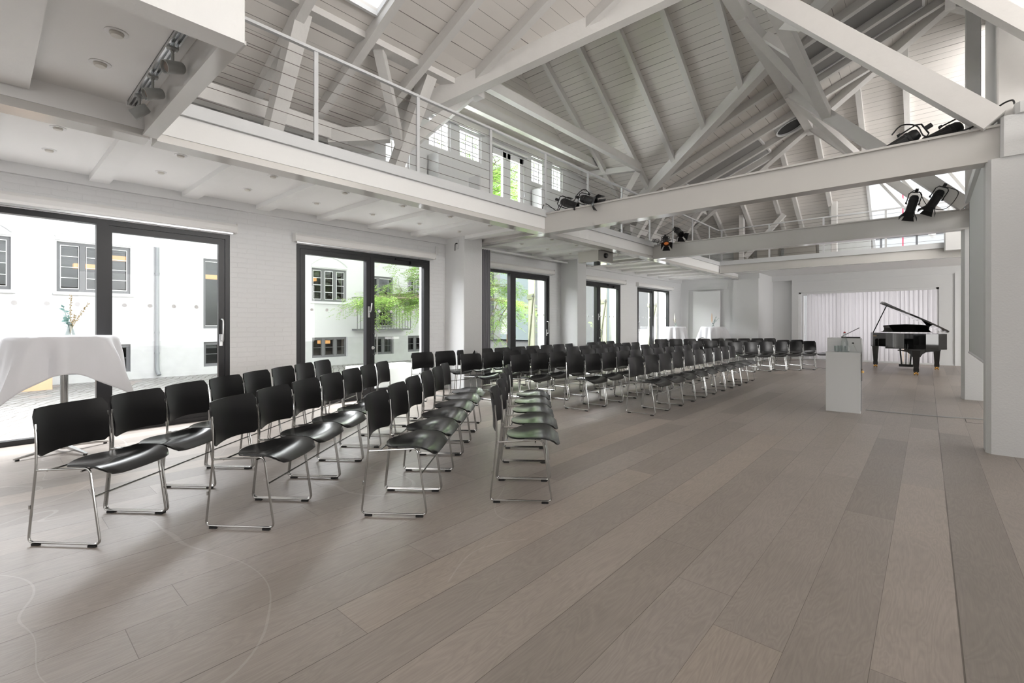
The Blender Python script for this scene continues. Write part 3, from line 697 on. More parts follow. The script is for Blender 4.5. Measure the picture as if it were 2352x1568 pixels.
# ------------------------------------------------------------------ back wall: curtain, glass door, panel
dfr = MB()
dfr.box(-3.36, -3.30, YB + .04, YB + .12, 0, 2.32).box(.20, .26, YB + .04, YB + .12, 0, 2.32).box(-3.36, .26, YB + .04, YB + .12, 2.27, 2.325)
d7 = struct(dfr.build('door_7', M['whiteframe']))
lf = MB(); profile(lf, -3.30, -2.2, .02, 2.27, .07, YB + .13, YB + .17); lf.v = [(y, x, z) for x, y, z in lf.v]; lf = lf.build('sash', M['whiteframe'], d7)
MB().box(-3.24, -2.27, YB + .145, YB + .15, .09, 2.20).build('pane', M['glass'], lf)
MB().tube([(-3.2, YB + .13, .85), (-3.2, YB + .09, .85), (-3.2, YB + .09, 1.18), (-3.2, YB + .13, 1.18)], .012, 8).build('handle', M['satin'], lf)
struct(MB().box(-3.6, .6, YB + .62, YB + .66, 0, 2.9).build('wall_back_outer', M['plaster']))
t = thing('curtain', 'wide white pleated curtain across the back wall behind the grand piano', 'curtain', (0, 0, 0))
folds('drape', YB + .02, -3.13, .20, .02, 2.25, 29, .013, M['curtain'], t, 'x', 3, .55)
MB().box(-3.30, .20, YB + .0, YB + .04, 2.25, 2.275).build('rail', M['whiteframe'], t)
t = thing('display_panel', 'tall blank white panel leaning flat against the far wall behind two draped tables', 'panel', (-5.88, YBL - .14, 0))
MB().bev(-.47, .47, 0, .05, .02, 2.38, .004).build('board', M['white'], t); MB().box(-.40, .40, .05, .10, .1, 2.3).build('backing_frame', M['plaster'], t)

area('curtain_backfill', (-1.5, YB + .55, 1.3), (-PI / 2, 0, 0), 3.5, 2.1, 30)  # added lamp behind the curtain so that the cloth glows
# ------------------------------------------------------------------ railings
def railing(label, p0, p1, ys, axis, fixed, z0=3.10, z1=4.14, wires=7):
    t = thing('railing', label, 'railing', (0, 0, 0)); q = lambda a: (fixed, a) if axis == 'y' else (a, fixed)
    for a in ys:
        x, y = q(a); MB().box(x - .012, x + .012, y - .022, y + .022, z0, z1 - .03).build('post', M['railpaint'], t) if axis == 'y' else MB().box(x - .022, x + .022, y - .012, y + .012, z0, z1 - .03).build('post', M['railpaint'], t)
    x, y = q(p0); x2, y2 = q(p1)
    MB().beam((x, y, z1 - .015), (x2, y2, z1 - .015), .045, .03).build('handrail', M['railpaint'], t)
    for k in range(1, wires + 1):
        z = z0 + (z1 - z0 - .05) * k / (wires + .6)
        MB().tube([(x, y, z), (x2, y2, z)], .0032, 6).build('wire', M['wire'], t)
railing('long white post and wire railing along the left gallery edge', 1.1, 15.2, [1.12 + 0] + [2.36 + 1.335 * k for k in range(10)], 'y', XE - .03)
railing('white post and wire railing along the far gallery edge', XE, .40, [-4.78, -3.45, -2.12, -.79, .38], 'x', 15.22)

# ------------------------------------------------------------------ exterior courtyard
yard = MB().box(-34, XL - .30, -14, 34, -.16, -.04); tag(struct(yard.build('ground_courtyard', M['cobble'])), 'pale granite setts paving the courtyard outside', None)
struct(MB().box(XL - .42, XL - .30, -1.6, 16.2, -.05, -.005).build('ground_drain', M['concrete']))
FX = -13.6
fac = thing('building', 'whitewashed office building with dark framed windows across the courtyard', 'building', (FX, 0, 0))
FW = [(-.75, .396, 1.905, 2.95, 'c'), (1.048, 2.26, 1.905, 2.95, 'a'), (3.698, 4.9, 1.11, 2.87, 'd'), (3.698, 4.9, .15, .772, 'b'), (-.9, .396, .15, .772, 'b'), (1.048, 2.26, .14, .764, 'b'),
      (6.466, 7.575, 1.90, 2.889, 'a'), (6.466, 7.59, .212, .82, 'b'), (8.17, 9.284, 1.10, 2.80, 'd'), (8.17, 9.284, .214, .80, 'b'), (9.873, 10.9, .247, .81, 'b'), (9.873, 10.9, 1.9, 2.85, 'a')]
FE = 11.6
def gridwall(x0, x1, a0, a1, z0, z1, holes):
    xs = sorted({a0, a1, *[h[0] for h in holes], *[h[1] for h in holes]}); zs = sorted({z0, z1, *[h[2] for h in holes], *[h[3] for h in holes]}); mb = MB()
    for i in range(len(xs) - 1):
        for j in range(len(zs) - 1):
            cy = (xs[i] + xs[i + 1]) / 2; cz = (zs[j] + zs[j + 1]) / 2
            if not any(h[0] < cy < h[1] and h[2] < cz < h[3] for h in holes): mb.box(x0, x1, xs[i], xs[i + 1], zs[j], zs[j + 1])
    return mb
gridwall(-.35, 0, -8, FE, -.1, 4.3, FW).build('wall', M['facade'], fac)
gridwall(0, .03, -8, FE, -.1, .215, [h for h in FW if h[2] < .3]).build('plinth', M['plinth'], fac)
MB().box(-3.0, -2.9, -8, FE, -.1, 4.2).box(-3.0, -.35, -8, FE, 3.15, 3.25).box(-3.0, -.35, -8, FE, .88, .98).box(-3, -.35, FE - .1, FE, -.1, 4.2).build('office_interior', M['room'], fac)
lamp = MB()
for a, b, x_, z in ((1.9, 2.6, -1.0, 2.75), (1.45, 2.0, -1.5, 2.55), (6.5, 7.15, -1.2, 2.6), (3.8, 4.8, -1.0, 2.45), (7.1, 7.4, -.8, .6), (-.6, .1, -1.2, 2.8)): lamp.box(x_ - .15, x_ + .1, a, b, z, z + .10)
lamp.build('office_lamp', M['roomwarm'], fac)
for a, b, c, d_, kd in FW:
    f = MB(); t_ = .06; xx = (-.12, -.05)
    nc = 3 if kd in 'abc' else 2
    profile(f, a, b, c, d_, t_, *xx)
    for i in range(1, nc): y = a + (b - a) * i / nc; f.box(xx[0], xx[1] + .005, y - .045, y + .045, c, d_)
    fo = f.build('window', M['greyframe'], fac); bars = MB(); rows = 4 if kd in 'ac' else (2 if kd == 'b' else 1)
    for i in range(nc):
        ya = a + (b - a) * i / nc + .055; yb = a + (b - a) * (i + 1) / nc - .055
        if kd != 'd':
            bars.box(-.06, -.045, ya, ya + .012, c + .07, d_ - .07).box(-.06, -.045, yb - .012, yb, c + .07, d_ - .07)
        for r in range(0, rows + 1):
            z = c + .07 + (d_ - c - .14) * r / rows; bars.box(-.06, -.045, ya, yb, z - .007, z + .007)
    bars.build('glazing_bars', M['whiteframe'] if kd != 'b' else M['greyframe'], fo)
    MB().box(-.10, -.095, a + .05, b - .05, c + .05, d_ - .05).build('pane', M['farglass'], fo)
    if kd in 'ac':
        MB().box(-.02, .07, a - .06, b + .06, c - .07, c - .03).build('sill', M['facade'], fo)
        arc = MB(); pts = [(.018, a - .02 + (b - a + .04) * i / 16, d_ + .10 + .26 * math.sin(PI * i / 16) ** .8) for i in range(17)]
        arc.tube(pts, .022, 6).box(-.02, .03, a - .02, b + .02, d_ + .03, d_ + .06).build('arch_moulding', M['facade'], fo)
bal = MB(); ya, yb, zb = 7.75, 9.75, 1.07
bal.box(.02, .35, ya, yb, zb - .05, zb)
n = 18
for i in range(n + 1): y = ya + (yb - ya) * i / n; bal.box(.33, .345, y - .007, y + .007, zb, 2.05)
bal.box(.325, .35, ya, yb, 2.03, 2.07).box(0, .35, ya, ya + .02, 2.03, 2.07).box(0, .35, yb - .02, yb, 2.03, 2.07)
bal.build('balcony_railing', M['greyframe'], fac)
pp = MB(); pp.tube([(.07, 2.74, 4.2), (.07, 2.74, .22), (.10, 2.74, .12), (.17, 2.76, .03)], .045, 12)
for z in (2.38, 1.0, .52): pp.lathe([(.052, 0), (.052, .04)], (.07, 2.74, z), 12)
pp.build('downpipe', M['pipe'], fac)
# far side of the courtyard
st2 = thing('building', 'pale green glazed building closing the far side of the courtyard', 'building', (0, 25, 0))
MB().box(-34, -6, 0, .3, -.1, 9).build('wall', M['facade'], st2)
g_ = MB()
for x0, x1 in ((-23.2, -20.6), (-20.2, -17.2), (-16.8, -13.5)): g_.box(x0, x1, -.05, 0, 0.05, 6.5)
g_.build('glazing', M['greenglass'], st2); MB().box(-24.2, -23.9, -.12, 0, 0, 7).box(-34, -10, -.05, 0, 0, .12).build('post', M['greyframe'], st2)
st3 = thing('shed', 'white board-clad shed wall beyond the tree', 'shed', (-26, 17, 0))
fnc = MB()
for i in range(20): fnc.box(0, .03, i * .3, i * .3 + .27, 0, 3.4)
fnc.build('boards', M['canvas'], st3)
st4 = thing('building', 'dark grey rendered outbuilding outside the fourth window', 'building', (-11.6, 15.5, 0))
MB().box(-3.5, .0, 3.2, 4.2, -.1, 4.8).build('wall', M['stonegrey'], st4)
# open shutters beside the doors
D37 = math.radians(37)
for i, y in enumerate((9.16, 12.68, 16.22)):
    t = thing('shutter', 'cream boarded shutter folded open outside the %s window' % ('third', 'fourth', 'fifth')[i], 'shutter', (XL - .50, y - .02, 0), -D37, 'open shutters in the courtyard')
    b = MB()
    for k in range(5): b.box(-.125 * (k + 1) + .004, -.125 * k, 0, .03, .06, 2.62)
    b.build('boards', M['cream'], t)
    b = MB(); b.box(-.62, 0, -.03, 0, 1.86, 1.98).box(-.62, 0, -.03, 0, .25, .37).beam((-.58, -.016, .35), (-.04, -.016, 1.88), .025, .07); b.build('brace', M['creamdark'], t)
    MB().box(-.10, .03, -.045, -.03, 1.9, 1.95).box(-.10, .03, -.045, -.03, .29, .34).build('hinge', M['greyframe'], t)
    struct(MB().box(XL - .42, XL - .30, y + .02, y + .9, 0, 3.6).build('wall_outer_reveal', M['stonegrey']))
# closed parasol
t = thing('parasol', 'closed white parasol on a wooden pole in the courtyard', 'parasol', (-16.1, 17.85, -.04))
pr = []
for i in range(25):
    u = i / 24; r = .02 + (.30 * min(1, u * 1.15) if u < .9 else .33) * (1 - .25 * math.sin(PI * min(u, .35) / .35) * .3)
    pr.append((r, 2.75 - 2.0 * u))
cnp = MB()
vv = []; ff = []; NA = 32
for i, (r, z) in enumerate(pr):
    for k in range(NA): a = 2 * PI * k / NA; rr = r * (1 + .10 * math.cos(8 * a)); vv.append((rr * math.cos(a), rr * math.sin(a), z))
for i in range(len(pr) - 1):
    for k in range(NA): ff.append((i * NA + k, i * NA + (k + 1) % NA, (i + 1) * NA + (k + 1) % NA, (i + 1) * NA + k))
ff += [tuple(range(NA))[::-1], tuple((len(pr) - 1) * NA + k for k in range(NA))]
cnp.add(vv, ff, True).build('canopy', M['canvas'], t)
MB().tube([(0, 0, .25), (0, 0, .8)], .04, 10).build('pole', M['wood'], t); MB().lathe([(.4, 0), (.4, .06), (.05, .08), (.05, .3), (.001, .3)], (0, 0, 0), 20).build('base', M['satin'], t)
# umbrella stand and ash bin
t = thing('umbrella_stand', 'grey cylindrical bin holding umbrellas by the green glazed wall', 'umbrella stand', (-15.6, 20.2, -.04))
MB().lathe([(.2, 0), (.2, .75), (.18, .75), (.17, .1), (.001, .1)], (0, 0, 0), 20).build('bin', M['satin'], t)
for k in range(5):
    a = k * 1.3; MB().tube([(.05 * math.cos(a), .05 * math.sin(a), .2), (.12 * math.cos(a), .12 * math.sin(a), .95), (.16 * math.cos(a), .16 * math.sin(a), 1.03), (.22 * math.cos(a), .20 * math.sin(a), .99)], .018, 6).build('umbrella_handle', M['blackmetal'], t)
t = thing('ash_bin', 'small grey ash bin with a round opening left of the parasol', 'bin', (-17.6, 17.7, -.04))
MB().bev(-.2, .2, -.2, .2, 0, .85, .03).build('body', M['stonegrey'], t); MB().lathe([(.001, 0), (.11, 0), (.11, .01), (.001, .01)], (.14, -.14, .6), 16, Matrix.Rotation(PI / 2, 3, 'X') ).build('opening', M['dark'], t)
# concrete seat, crates, outdoor bench and tables
tag(MB().bev(-.55, .55, -.7, .7, 0, .42, .04).build('concrete_block', M['concrete'], None, (-8.15, 5.5, -.04), (0, 0, .05)), 'low pale concrete block outside the second window', 'block')
for i, (x_, y_, s_) in enumerate(((-13.0, -.3, 1), (-12.9, .55, .85))):
    t = thing('plywood_planter', 'light plywood box against the white building, %s one seen under the tablecloth' % ('larger' if i == 0 else 'smaller'), 'planter', (x_, y_, -.04), .1 * i)
    MB().bev(-.3, .3, -.40 * s_, .40 * s_, .0, .36 * s_, .01).build('box', M['orange'], t); MB().box(-.27, .27, -.37 * s_, .37 * s_, .36 * s_, .365 * s_).build('lid', M['orange'], t)
t = thing('bistro_table', 'white outdoor pedestal table outside the fourth window', 'table', (-10.0, 14.6, -.04))
MB().lathe([(.35, 1.05), (.35, 1.08)], (0, 0, 0), 24).build('tabletop', M['canvas'], t); MB().tube([(0, 0, .05), (0, 0, 1.05)], .03, 8).build('column', M['canvas'], t); MB().lathe([(.25, 0), (.25, .04)], (0, 0, 0), 20).build('base', M['canvas'], t)
t = thing('planter', 'long white box planter with a small white canister outside the fourth window', 'planter', (-8.9, 12.6, -.04))
MB().bev(-.3, .3, -.8, .8, 0, .55, .02).build('box', M['canvas'], t); MB().lathe([(.07, .55), (.07, .82)], (.1, -.35, 0), 14).build('canister', M['canvas'], t)
t = thing('outdoor_table', 'white cloth covered table outside the fifth window', 'table', (-8.6, 17.3, -.04))
MB().lathe([(.55, .25), (.42, 1.05), (.001, 1.06)], (0, 0, 0), 24).build('tablecloth', M['canvas'], t); MB().tube([(0, 0, 0), (0, 0, .9)], .04, 8).build('column', M['satin'], t)
t = thing('outdoor_bench', 'white slatted bench outside the fifth window', 'bench', (-8.2, 15.9, -.04))
b = MB()
for k in range(6): b.box(-.5 + .17 * k, -.38 + .17 * k, -.02, .02, .42, .85)
b.box(-.55, .55, -.03, .03, .82, .88).build('backrest', M['canvas'], t); MB().box(-.55, .55, -.5, 0, .40, .44).build('seat', M['canvas'], t)
for sx_ in (-.5, .46): MB().box(sx_, sx_ + .04, -.48, -.44, 0, .40).box(sx_, sx_ + .04, -.04, 0, 0, .40).build('leg', M['canvas'], t)

# tree
t = thing('tree', 'light green locust tree with feathery leaves between the second and third windows', 'tree', (-10.4, 9.5, -.05))
rt = random.Random(11); wood = MB(); leaf = MB()
def limb(p, d, L, r, depth):
    pts = [Vector(p)]; dirn = Vector(d).normalized(); n_ = 6
    for i in range(n_):
        if pts[-1].x > 2.5: dirn.x = -abs(dirn.x)
        dirn = (dirn + Vector((rt.uniform(-.18, .18), rt.uniform(-.18, .18), rt.uniform(-.10, .12) - (.05 if depth > 0 else 0)))).normalized(); pts.append(pts[-1] + dirn * L / n_)
    wood.tube(pts, [r * (1 - .75 * i / n_) for i in range(n_ + 1)], 7 if depth < 2 else 5)
    if depth < 3:
        for i in range(2, n_ + 1):
            for _ in range(1 if depth == 0 and i < 4 else 2):
                a = rt.uniform(0, 2 * PI); dd = (dirn * .7 + Vector((math.cos(a), math.sin(a), rt.uniform(-.25, .35)))).normalized()
                limb(pts[i], dd, L * rt.uniform(.42, .62), r * (1 - .75 * i / n_) * .6, depth + 1)
    if depth >= 2:
        for p_ in pts[1:]:
            for _ in range(1):
                # a drooping compound leaf: rachis with small leaflets
                a = rt.uniform(0, 2 * PI); out = Vector((math.cos(a), math.sin(a), rt.uniform(-.5, .1))).normalized(); q = Vector(p_)
                side = out.cross(Vector((0, 0, 1))).normalized()
                for k in range(5):
                    q = q + out * .05 + Vector((0, 0, -.008 * k))
                    for sg in (-1, 1):
                        tip = q + (side * sg * .8 + out * .45).normalized() * .075 + Vector((0, 0, rt.uniform(-.03, .01))); wv = out * .016
                        leaf.add([q - wv * .4, (q + tip) / 2 + wv, tip, (q + tip) / 2 - wv], [(0, 1, 2, 3)])
base = [(0, 0, 0), (.03, .05, .8), (-.02, .02, 1.6), (.05, -.03, 2.2), (.1, -.05, 3.2), (.1, -.1, 4.2)]
wood.tube(base, [.11, .095, .085, .08, .07, .06], 10)
for d_, L, z in (((.15, -1, -.02), 2.3, 2.0), ((.35, -.8, .25), 2.2, 2.1), ((-.6, -.8, .1), 2.2, 2.15), ((.3, .9, .05), 2.3, 2.1), ((-.5, .8, .3), 2.4, 2.2), ((.7, .0, .5), 1.9, 2.2), ((.5, -.45, .9), 2.8, 2.2), ((.55, .35, 1.0), 2.9, 2.2), ((.3, -.9, .8), 2.9, 2.2), ((.5, -.6, .3), 2.6, 3.9), ((.6, .3, .35), 2.5, 4.0), ((.2, -1, .2), 2.7, 3.8), ((.4, -.2, .8), 2.2, 4.1)):
    limb((.02, -.02, z), d_, L, .06, 1)
wood.build('trunk', M['bark'], t); leaf.build('foliage', M['lime'], t)

# ------------------------------------------------------------------ stacking chair
def make_chair():
    """origin on the floor in the middle of the sled base, facing +X"""
    t = thing('stacking_chair', '', 'chair'); Wd = .225; R = .0062
    def arcpts(p, q, r_, n=4):  # rounded polyline helper
        return p
    def rnd(P, rad, n=5):
        P = [Vector(p) for p in P]; out = [P[0]]
        for i in range(1, len(P) - 1):
            a = (P[i - 1] - P[i]).normalized(); b = (P[i + 1] - P[i]).normalized(); r_ = min(rad, (P[i - 1] - P[i]).length / 2.1, (P[i + 1] - P[i]).length / 2.1)
            s_, e_ = P[i] + a * r_, P[i] + b * r_
            for k in range(n + 1):
                u = k / n; out.append(s_ * (1 - u) ** 2 + P[i] * 2 * u * (1 - u) + e_ * u * u)
        return out + [P[-1]]
    for s in (-1, 1):
        y = s * Wd
        main = rnd([(-.178, y * .965, .665), (-.168, y * .98, .55), (-.165, y, .43), (-.21, y, .016), (.212, y, .016), (.150, y, .432), (-.160, y, .412)], .032)
        MB().tube(main, R, 8).build('side_frame', M['chrome'], t)
    MB().tube([(.177, -Wd, .275), (.177, Wd, .275)], .005, 8).tube([(-.10, -Wd, .412), (-.10, Wd, .412)], .005, 8).tube([(.10, -Wd, .412), (.10, Wd, .412)], .005, 8).build('crossbar', M['chrome'], t)
    for s in (-1, 1):
        for xx in (-.165, .165): MB().bev(xx - .024, xx + .024, s * Wd - .009, s * Wd + .009, 0, .010, .004).build('foot_pad', M['rubber'], t)
    lk = MB().box(-.199, -.190, -Wd - .010, -Wd - .004, .20, .222)
    lk.build('linking_hook', M['chrome'], t)
    def seat(u, v):   # u: 0 rear .. 1 front, v: 0..1 across
        c = v * 2 - 1
        xr = -.165 + .055 + .135 * abs(c) ** 2.2; x = xr + (.267 - xr) * u; u = (x + .165) / .432
        hw = .229 - .012 * max(0, (u - .82) / .18) ** 2 * 3
        z = .426 + .012 * u + .012 * (1 - u) ** 6 - .020 * (1 - c * c) * math.sin(PI * min(1, u * 1.05)) ** 1 + .010 * abs(c) ** 3 * math.sin(PI * u)
        z -= .055 * max(0, (u - .72) / .28) ** 2 * (1 - .15 * c * c)
        corner = max(0, abs(c) - .8) / .2
        if u > .9: x -= .018 * corner ** 2 * (u - .9) / .1
        z += .010 * math.exp(-((u - .62) / .12) ** 2) * (1 - abs(c)) - .0
        return (x, c * hw, z)
    MB().shell(seat, 20, 16, .011).build('seat', M['black'], t)
    def back(u, v):   # u across, v height
        c = u * 2 - 1
        hw = .212 + .010 * min(1, max(0, (v - .35) / .3))
        # rounded upper corners, arched lower edge
        ac = abs(c)
        ztop = .750 - .042 * max(0, (ac - .86) / .14) ** 2.2 
        zbot = .478 + .014 * (1 - c * c) + .02 * max(0, (ac - .92) / .08) ** 2
        z = zbot + (ztop - zbot) * v
        x = -.166 - .038 * (1 - c * c) - .030 * max(0, (z - .55) / .21) ** 1.5
        return (x, c * hw, z)
    MB().shell(back, 20, 10, .010).build('backrest', M['blackback'], t)
    return t
ORD = ['first', 'second', 'third', 'fourth', 'fifth', 'sixth', 'seventh', 'eighth', 'ninth', 'tenth', 'eleventh', 'twelfth', 'thirteenth', 'fourteenth']
proto = make_chair(); used = [False]
def chair_row(x0, y0, ang, n, sp, rowname, block, sy=1.0):
    """x0,y0: near rear foot of the first chair"""
    a = math.radians(ang); fx, fy = math.cos(a), math.sin(a); lx, ly = -fy, fx
    rj = random.Random(int(x0 * 100) + n)
    for k in range(n):
        c = proto if not used[0] else copy_tree(proto); used[0] = True
        j = rj.uniform(-.008, .008)
        px = x0 + lx * (sp * k + .228) + fx * (.21 + j); py = y0 + ly * (sp * k + .228) + fy * (.21 + j)
        c.location = (px, py, 0); c.rotation_euler = (0, 0, a + rj.uniform(-.008, .008)); c.scale = (1, sy, 1)
        end = ' at its near end' if k == 0 else (' at its far end' if k == n - 1 else '')
        o_ = ORD[k] + ' from the near end'
        c['label'] = 'black chair on chrome sled legs, %s from near end of %s row, %s block' % (ORD[k], rowname, block)
        c['category'] = 'chair'; c['group'] = '%s row of chairs, %s block' % (rowname, block)
chair_row(-3.721, .169, 38.3, 8, .467, 'rearmost', 'nearest'); chair_row(-3.229, .891, 37.8, 7, .470, 'second', 'nearest')
chair_row(-2.702, 1.604, 38.0, 6, .470, 'third', 'nearest'); chair_row(-2.236, 2.309, 38.8, 5, .474, 'front', 'nearest')
chair_row(-6.28, 4.62, 2.4, 14, .512, 'window-side', 'middle', 1.06); chair_row(-5.42, 4.90, 2.5, 13, .510, 'second', 'middle', 1.06)
chair_row(-4.68, 5.22, 2.0, 12, .510, 'third', 'middle', 1.06); chair_row(-3.955, 5.62, 1.0, 11, .510, 'fourth', 'middle', 1.06); chair_row(-3.118, 5.92, .8, 10, .510, 'front', 'middle', 1.06)
chair_row(-6.32, 13.80, -33, 9, .515, 'rear', 'far', 1.06); chair_row(-4.98, 12.98, -32, 8, .515, 'second', 'far', 1.06)
chair_row(-3.86, 12.73, -30, 6, .515, 'front', 'far', 1.06)

# ------------------------------------------------------------------ high tables with cloths
def tablecloth(name, s, r0, ztop, rotz, seed, nf=11):
    rr = random.Random(seed); ph = [rr.uniform(0, 6.28) for _ in range(6)]; NA, ND = 120, 22
    v = [(0, 0, ztop)]; f = []
    for j in range(1, 5):
        for k in range(NA): a = 2 * PI * k / NA; v.append((r0 * j / 4 * math.cos(a), r0 * j / 4 * math.sin(a), ztop))
    for i in range(1, ND + 1):
        u = i / ND
        for k in range(NA):
            a = 2 * PI * k / NA; b = (a + PI / 4) % (PI / 2) - PI / 4
            L = s / math.cos(b) - r0; h = L * u
            cornerness = (abs(b) / (PI / 4)) ** 2
            fold = (.5 * math.sin(nf * a + ph[0]) + .3 * math.sin((nf + 5) * a + ph[1]) + .2 * math.sin(7 * a + ph[2])) * .055 * min(1, h / .18)
            rad = r0 + .012 * min(1, h / .03) + fold + (.02 + .17 * cornerness) * (h / .5)
            cs = math.sin(4 * a) * .09 * h * cornerness
            drop = math.sqrt(max(0, h * h - (.17 * cornerness * h / .5) ** 2)) if h < .9 else h
            v.append((rad * math.cos(a + cs), rad * math.sin(a + cs), ztop - max(0, drop - .008)))
    for k in range(NA): f.append((0, 1 + k, 1 + (k + 1) % NA))
    for j in range(4 + ND - 1):
        for k in range(NA): a = 1 + j * NA + k; b = 1 + j * NA + (k + 1) % NA; f.append((a, a + NA, b + NA, b))
    o = MB().add(v, f, True).build(name, M['linen']); md = o.modifiers.new('thickness', 'SOLIDIFY'); md.thickness = .0025; md.offset = 1
    o.rotation_euler = (0, 0, rotz); return o
def high_table(x, y, label, clabel, r, s, rot, seed, zt=1.10, footrot=0, nf=11):
    t = thing('bar_table', label, 'table', (x, y, 0), footrot, 'cloth covered high tables')
    MB().lathe([(.001, zt - .03), (r - .008, zt - .03), (r - .004, zt - .006), (r - .01, zt - .004), (.001, zt - .004)], (0, 0, 0), 40).build('tabletop', M['white'], t)
    MB().tube([(0, 0, .03), (0, 0, zt - .03)], .030, 20).build('column', M['chrome'], t)
    for k in range(4):
        a = k * PI / 2; d = Vector((math.cos(a), math.sin(a), 0)); p = Vector((-d.y, d.x, 0)); b = MB(); pts = []
        for u, hw, z in ((0.02, .022, .075), (.36, .010, .022)):
            for sg in (-1, 1): pts += [d * u + p * hw * sg + Vector((0, 0, z)), d * u + p * hw * sg + Vector((0, 0, .012 if u > .1 else .045))]
        b.add(pts, [(0, 2, 6, 4), (1, 5, 7, 3), (0, 4, 5, 1), (2, 3, 7, 6), (0, 1, 3, 2), (4, 6, 7, 5)]); b.build('foot', M['chrome'], t)
        MB().bev(.335 * d.x - .012, .335 * d.x + .012, .335 * d.y - .012, .335 * d.y + .012, 0, .014, .003).build('glide', M['rubber'], t)
    c = tablecloth('tablecloth', s, r, zt, rot, seed, nf); c.location = (x, y, 0); tag(c, clabel, 'tablecloth', 'white tablecloths')
high_table(-6.19, .53, 'round high table on a chrome cross foot beside the first window', 'white cloth with hanging corners on the high table by the first window', .395, .735, math.radians(-1.5), 3, 1.103, .35, 10)
high_table(-6.30, 15.25, 'far high table under a white cloth, next to the fifth window', 'white cloth on the far high table next to the fifth window', .36, .75, .3, 5, 1.13)
high_table(-5.42, 16.35, 'far high table under a white cloth, in front of the blank panel', 'white cloth with raised corner on the far high table by the blank panel', .36, .72, 1.0, 9, 1.13)
def bouquet(x, y, z, label, kind, seed, sc_=1.0):
    t = thing('flower_vase', label, 'vase', (x, y, z), 0, 'flower vases on the high tables'); r = random.Random(seed)
    MB().lathe([(.034, 0), (.036, .004), (.030, .03), (.018, .075), (.017, .09), (.022, .112), (.020, .112), (.014, .09), (.015, .075), (.026, .03), (.03, .008), (.001, .006)], (0, 0, 0), 20).build('vase', M['vase'], t)
    def stem(pts, m, nm='stem'): return MB().tube(pts, .0018, 5).build(nm, m, t)
    def curve(dx, dy, h, n=8): return [Vector((dx * (i / n) ** 1.3, dy * (i / n) ** 1.3, .02 + h * i / n)) for i in range(n + 1)]
    if kind == 'eucalyptus':
        for dx, dy, h in ((-.055, -.04, .235), (-.03, -.03, .15)):
            P = curve(dx, dy, h, 10); stem(P, M['euca']); lf = MB()
            for i in range(4, 11):
                for sg in (-1, 1):
                    a = r.uniform(0, 6.28); c = P[i] + Vector((.02 * math.cos(a), .02 * math.sin(a), r.uniform(-.005, .01))); n1 = Vector((r.uniform(-1, 1), r.uniform(-1, 1), r.uniform(-1, 1))).normalized(); n2 = n1.cross(Vector((.3, .2, 1))).normalized(); R_ = r.uniform(.012, .019)
                    lf.add([c + n1 * R_ * math.cos(k * PI / 4) + n2 * R_ * math.sin(k * PI / 4) for k in range(8)], [tuple(range(8))])
            lf.build('eucalyptus_leaves', M['euca'], t)
        for dx, dy, h in ((-.015, .005, .33), (.12, .105, .26), (.03, .03, .16)):
            P = curve(dx, dy, h, 16); stem(P, M['dried']); bd = MB()
            for i in range(6, 17):
                for _ in range(3):
                    a = r.uniform(0, 6.28); c = P[i] + Vector((.008 * math.cos(a), .008 * math.sin(a), r.uniform(-.008, .008))); q = .0045
                    bd.add([c + Vector(d) * q for d in ((1, 0, 0), (0, 1, 0), (-1, 0, 0), (0, -1, 0), (0, 0, 1.3), (0, 0, -1.3))], [(0, 1, 4), (1, 2, 4), (2, 3, 4), (3, 0, 4), (1, 0, 5), (2, 1, 5), (3, 2, 5), (0, 3, 5)])
            bd.build('dried_buds', M['dried'], t)
    else:
        P = curve(-.02, -.01, .30, 8); stem(P, M['dried'])
        pl = MB(); pl.lathe([(.002, .11), (.016, .17), (.020, .24), (.014, .32), (.002, .40)], (-.025, -.015, 0), 10); pl.build('pampas_plume', M['pampas'] if kind == 'pampas' else M['canvas'], t)
        for dx, dy, h in ((.08, .06, .28), (.05, .04, .20), (.12, .10, .22)) if kind == 'pampas' else ((-.05, -.04, .20), (-.03, -.03, .26)):
            P = curve(dx, dy, h, 10); stem(P, M['euca']); lf = MB()
            for i in range(4, 11):
                a = r.uniform(0, 6.28); c = P[i] + Vector((.015 * math.cos(a), .015 * math.sin(a), 0)); n1 = Vector((r.uniform(-1, 1), r.uniform(-1, 1), r.uniform(-1, 1))).normalized(); n2 = n1.cross(Vector((.3, .2, 1))).normalized(); R_ = .014
                lf.add([c + n1 * R_ * math.cos(k * PI / 3) + n2 * R_ * math.sin(k * PI / 3) for k in range(6)], [tuple(range(6))])
            lf.build('leaf_sprig', M['euca'] if kind == 'pampas' else M['dried'], t)
    t.scale = (sc_,) * 3; return t
bouquet(-6.17, .57, 1.107, 'small glass vase of eucalyptus and dried sprigs on the table by the first window', 'eucalyptus', 2, 1.1)
bouquet(-6.22, 15.2, 1.134, 'glass vase with a pale plume and dry twigs, table by the fifth window', 'pale', 3, 1.15)
bouquet(-5.40, 16.3, 1.134, 'glass vase with a peach plume and dark leafy sprigs, table by the blank panel', 'pampas', 4, 1.15)

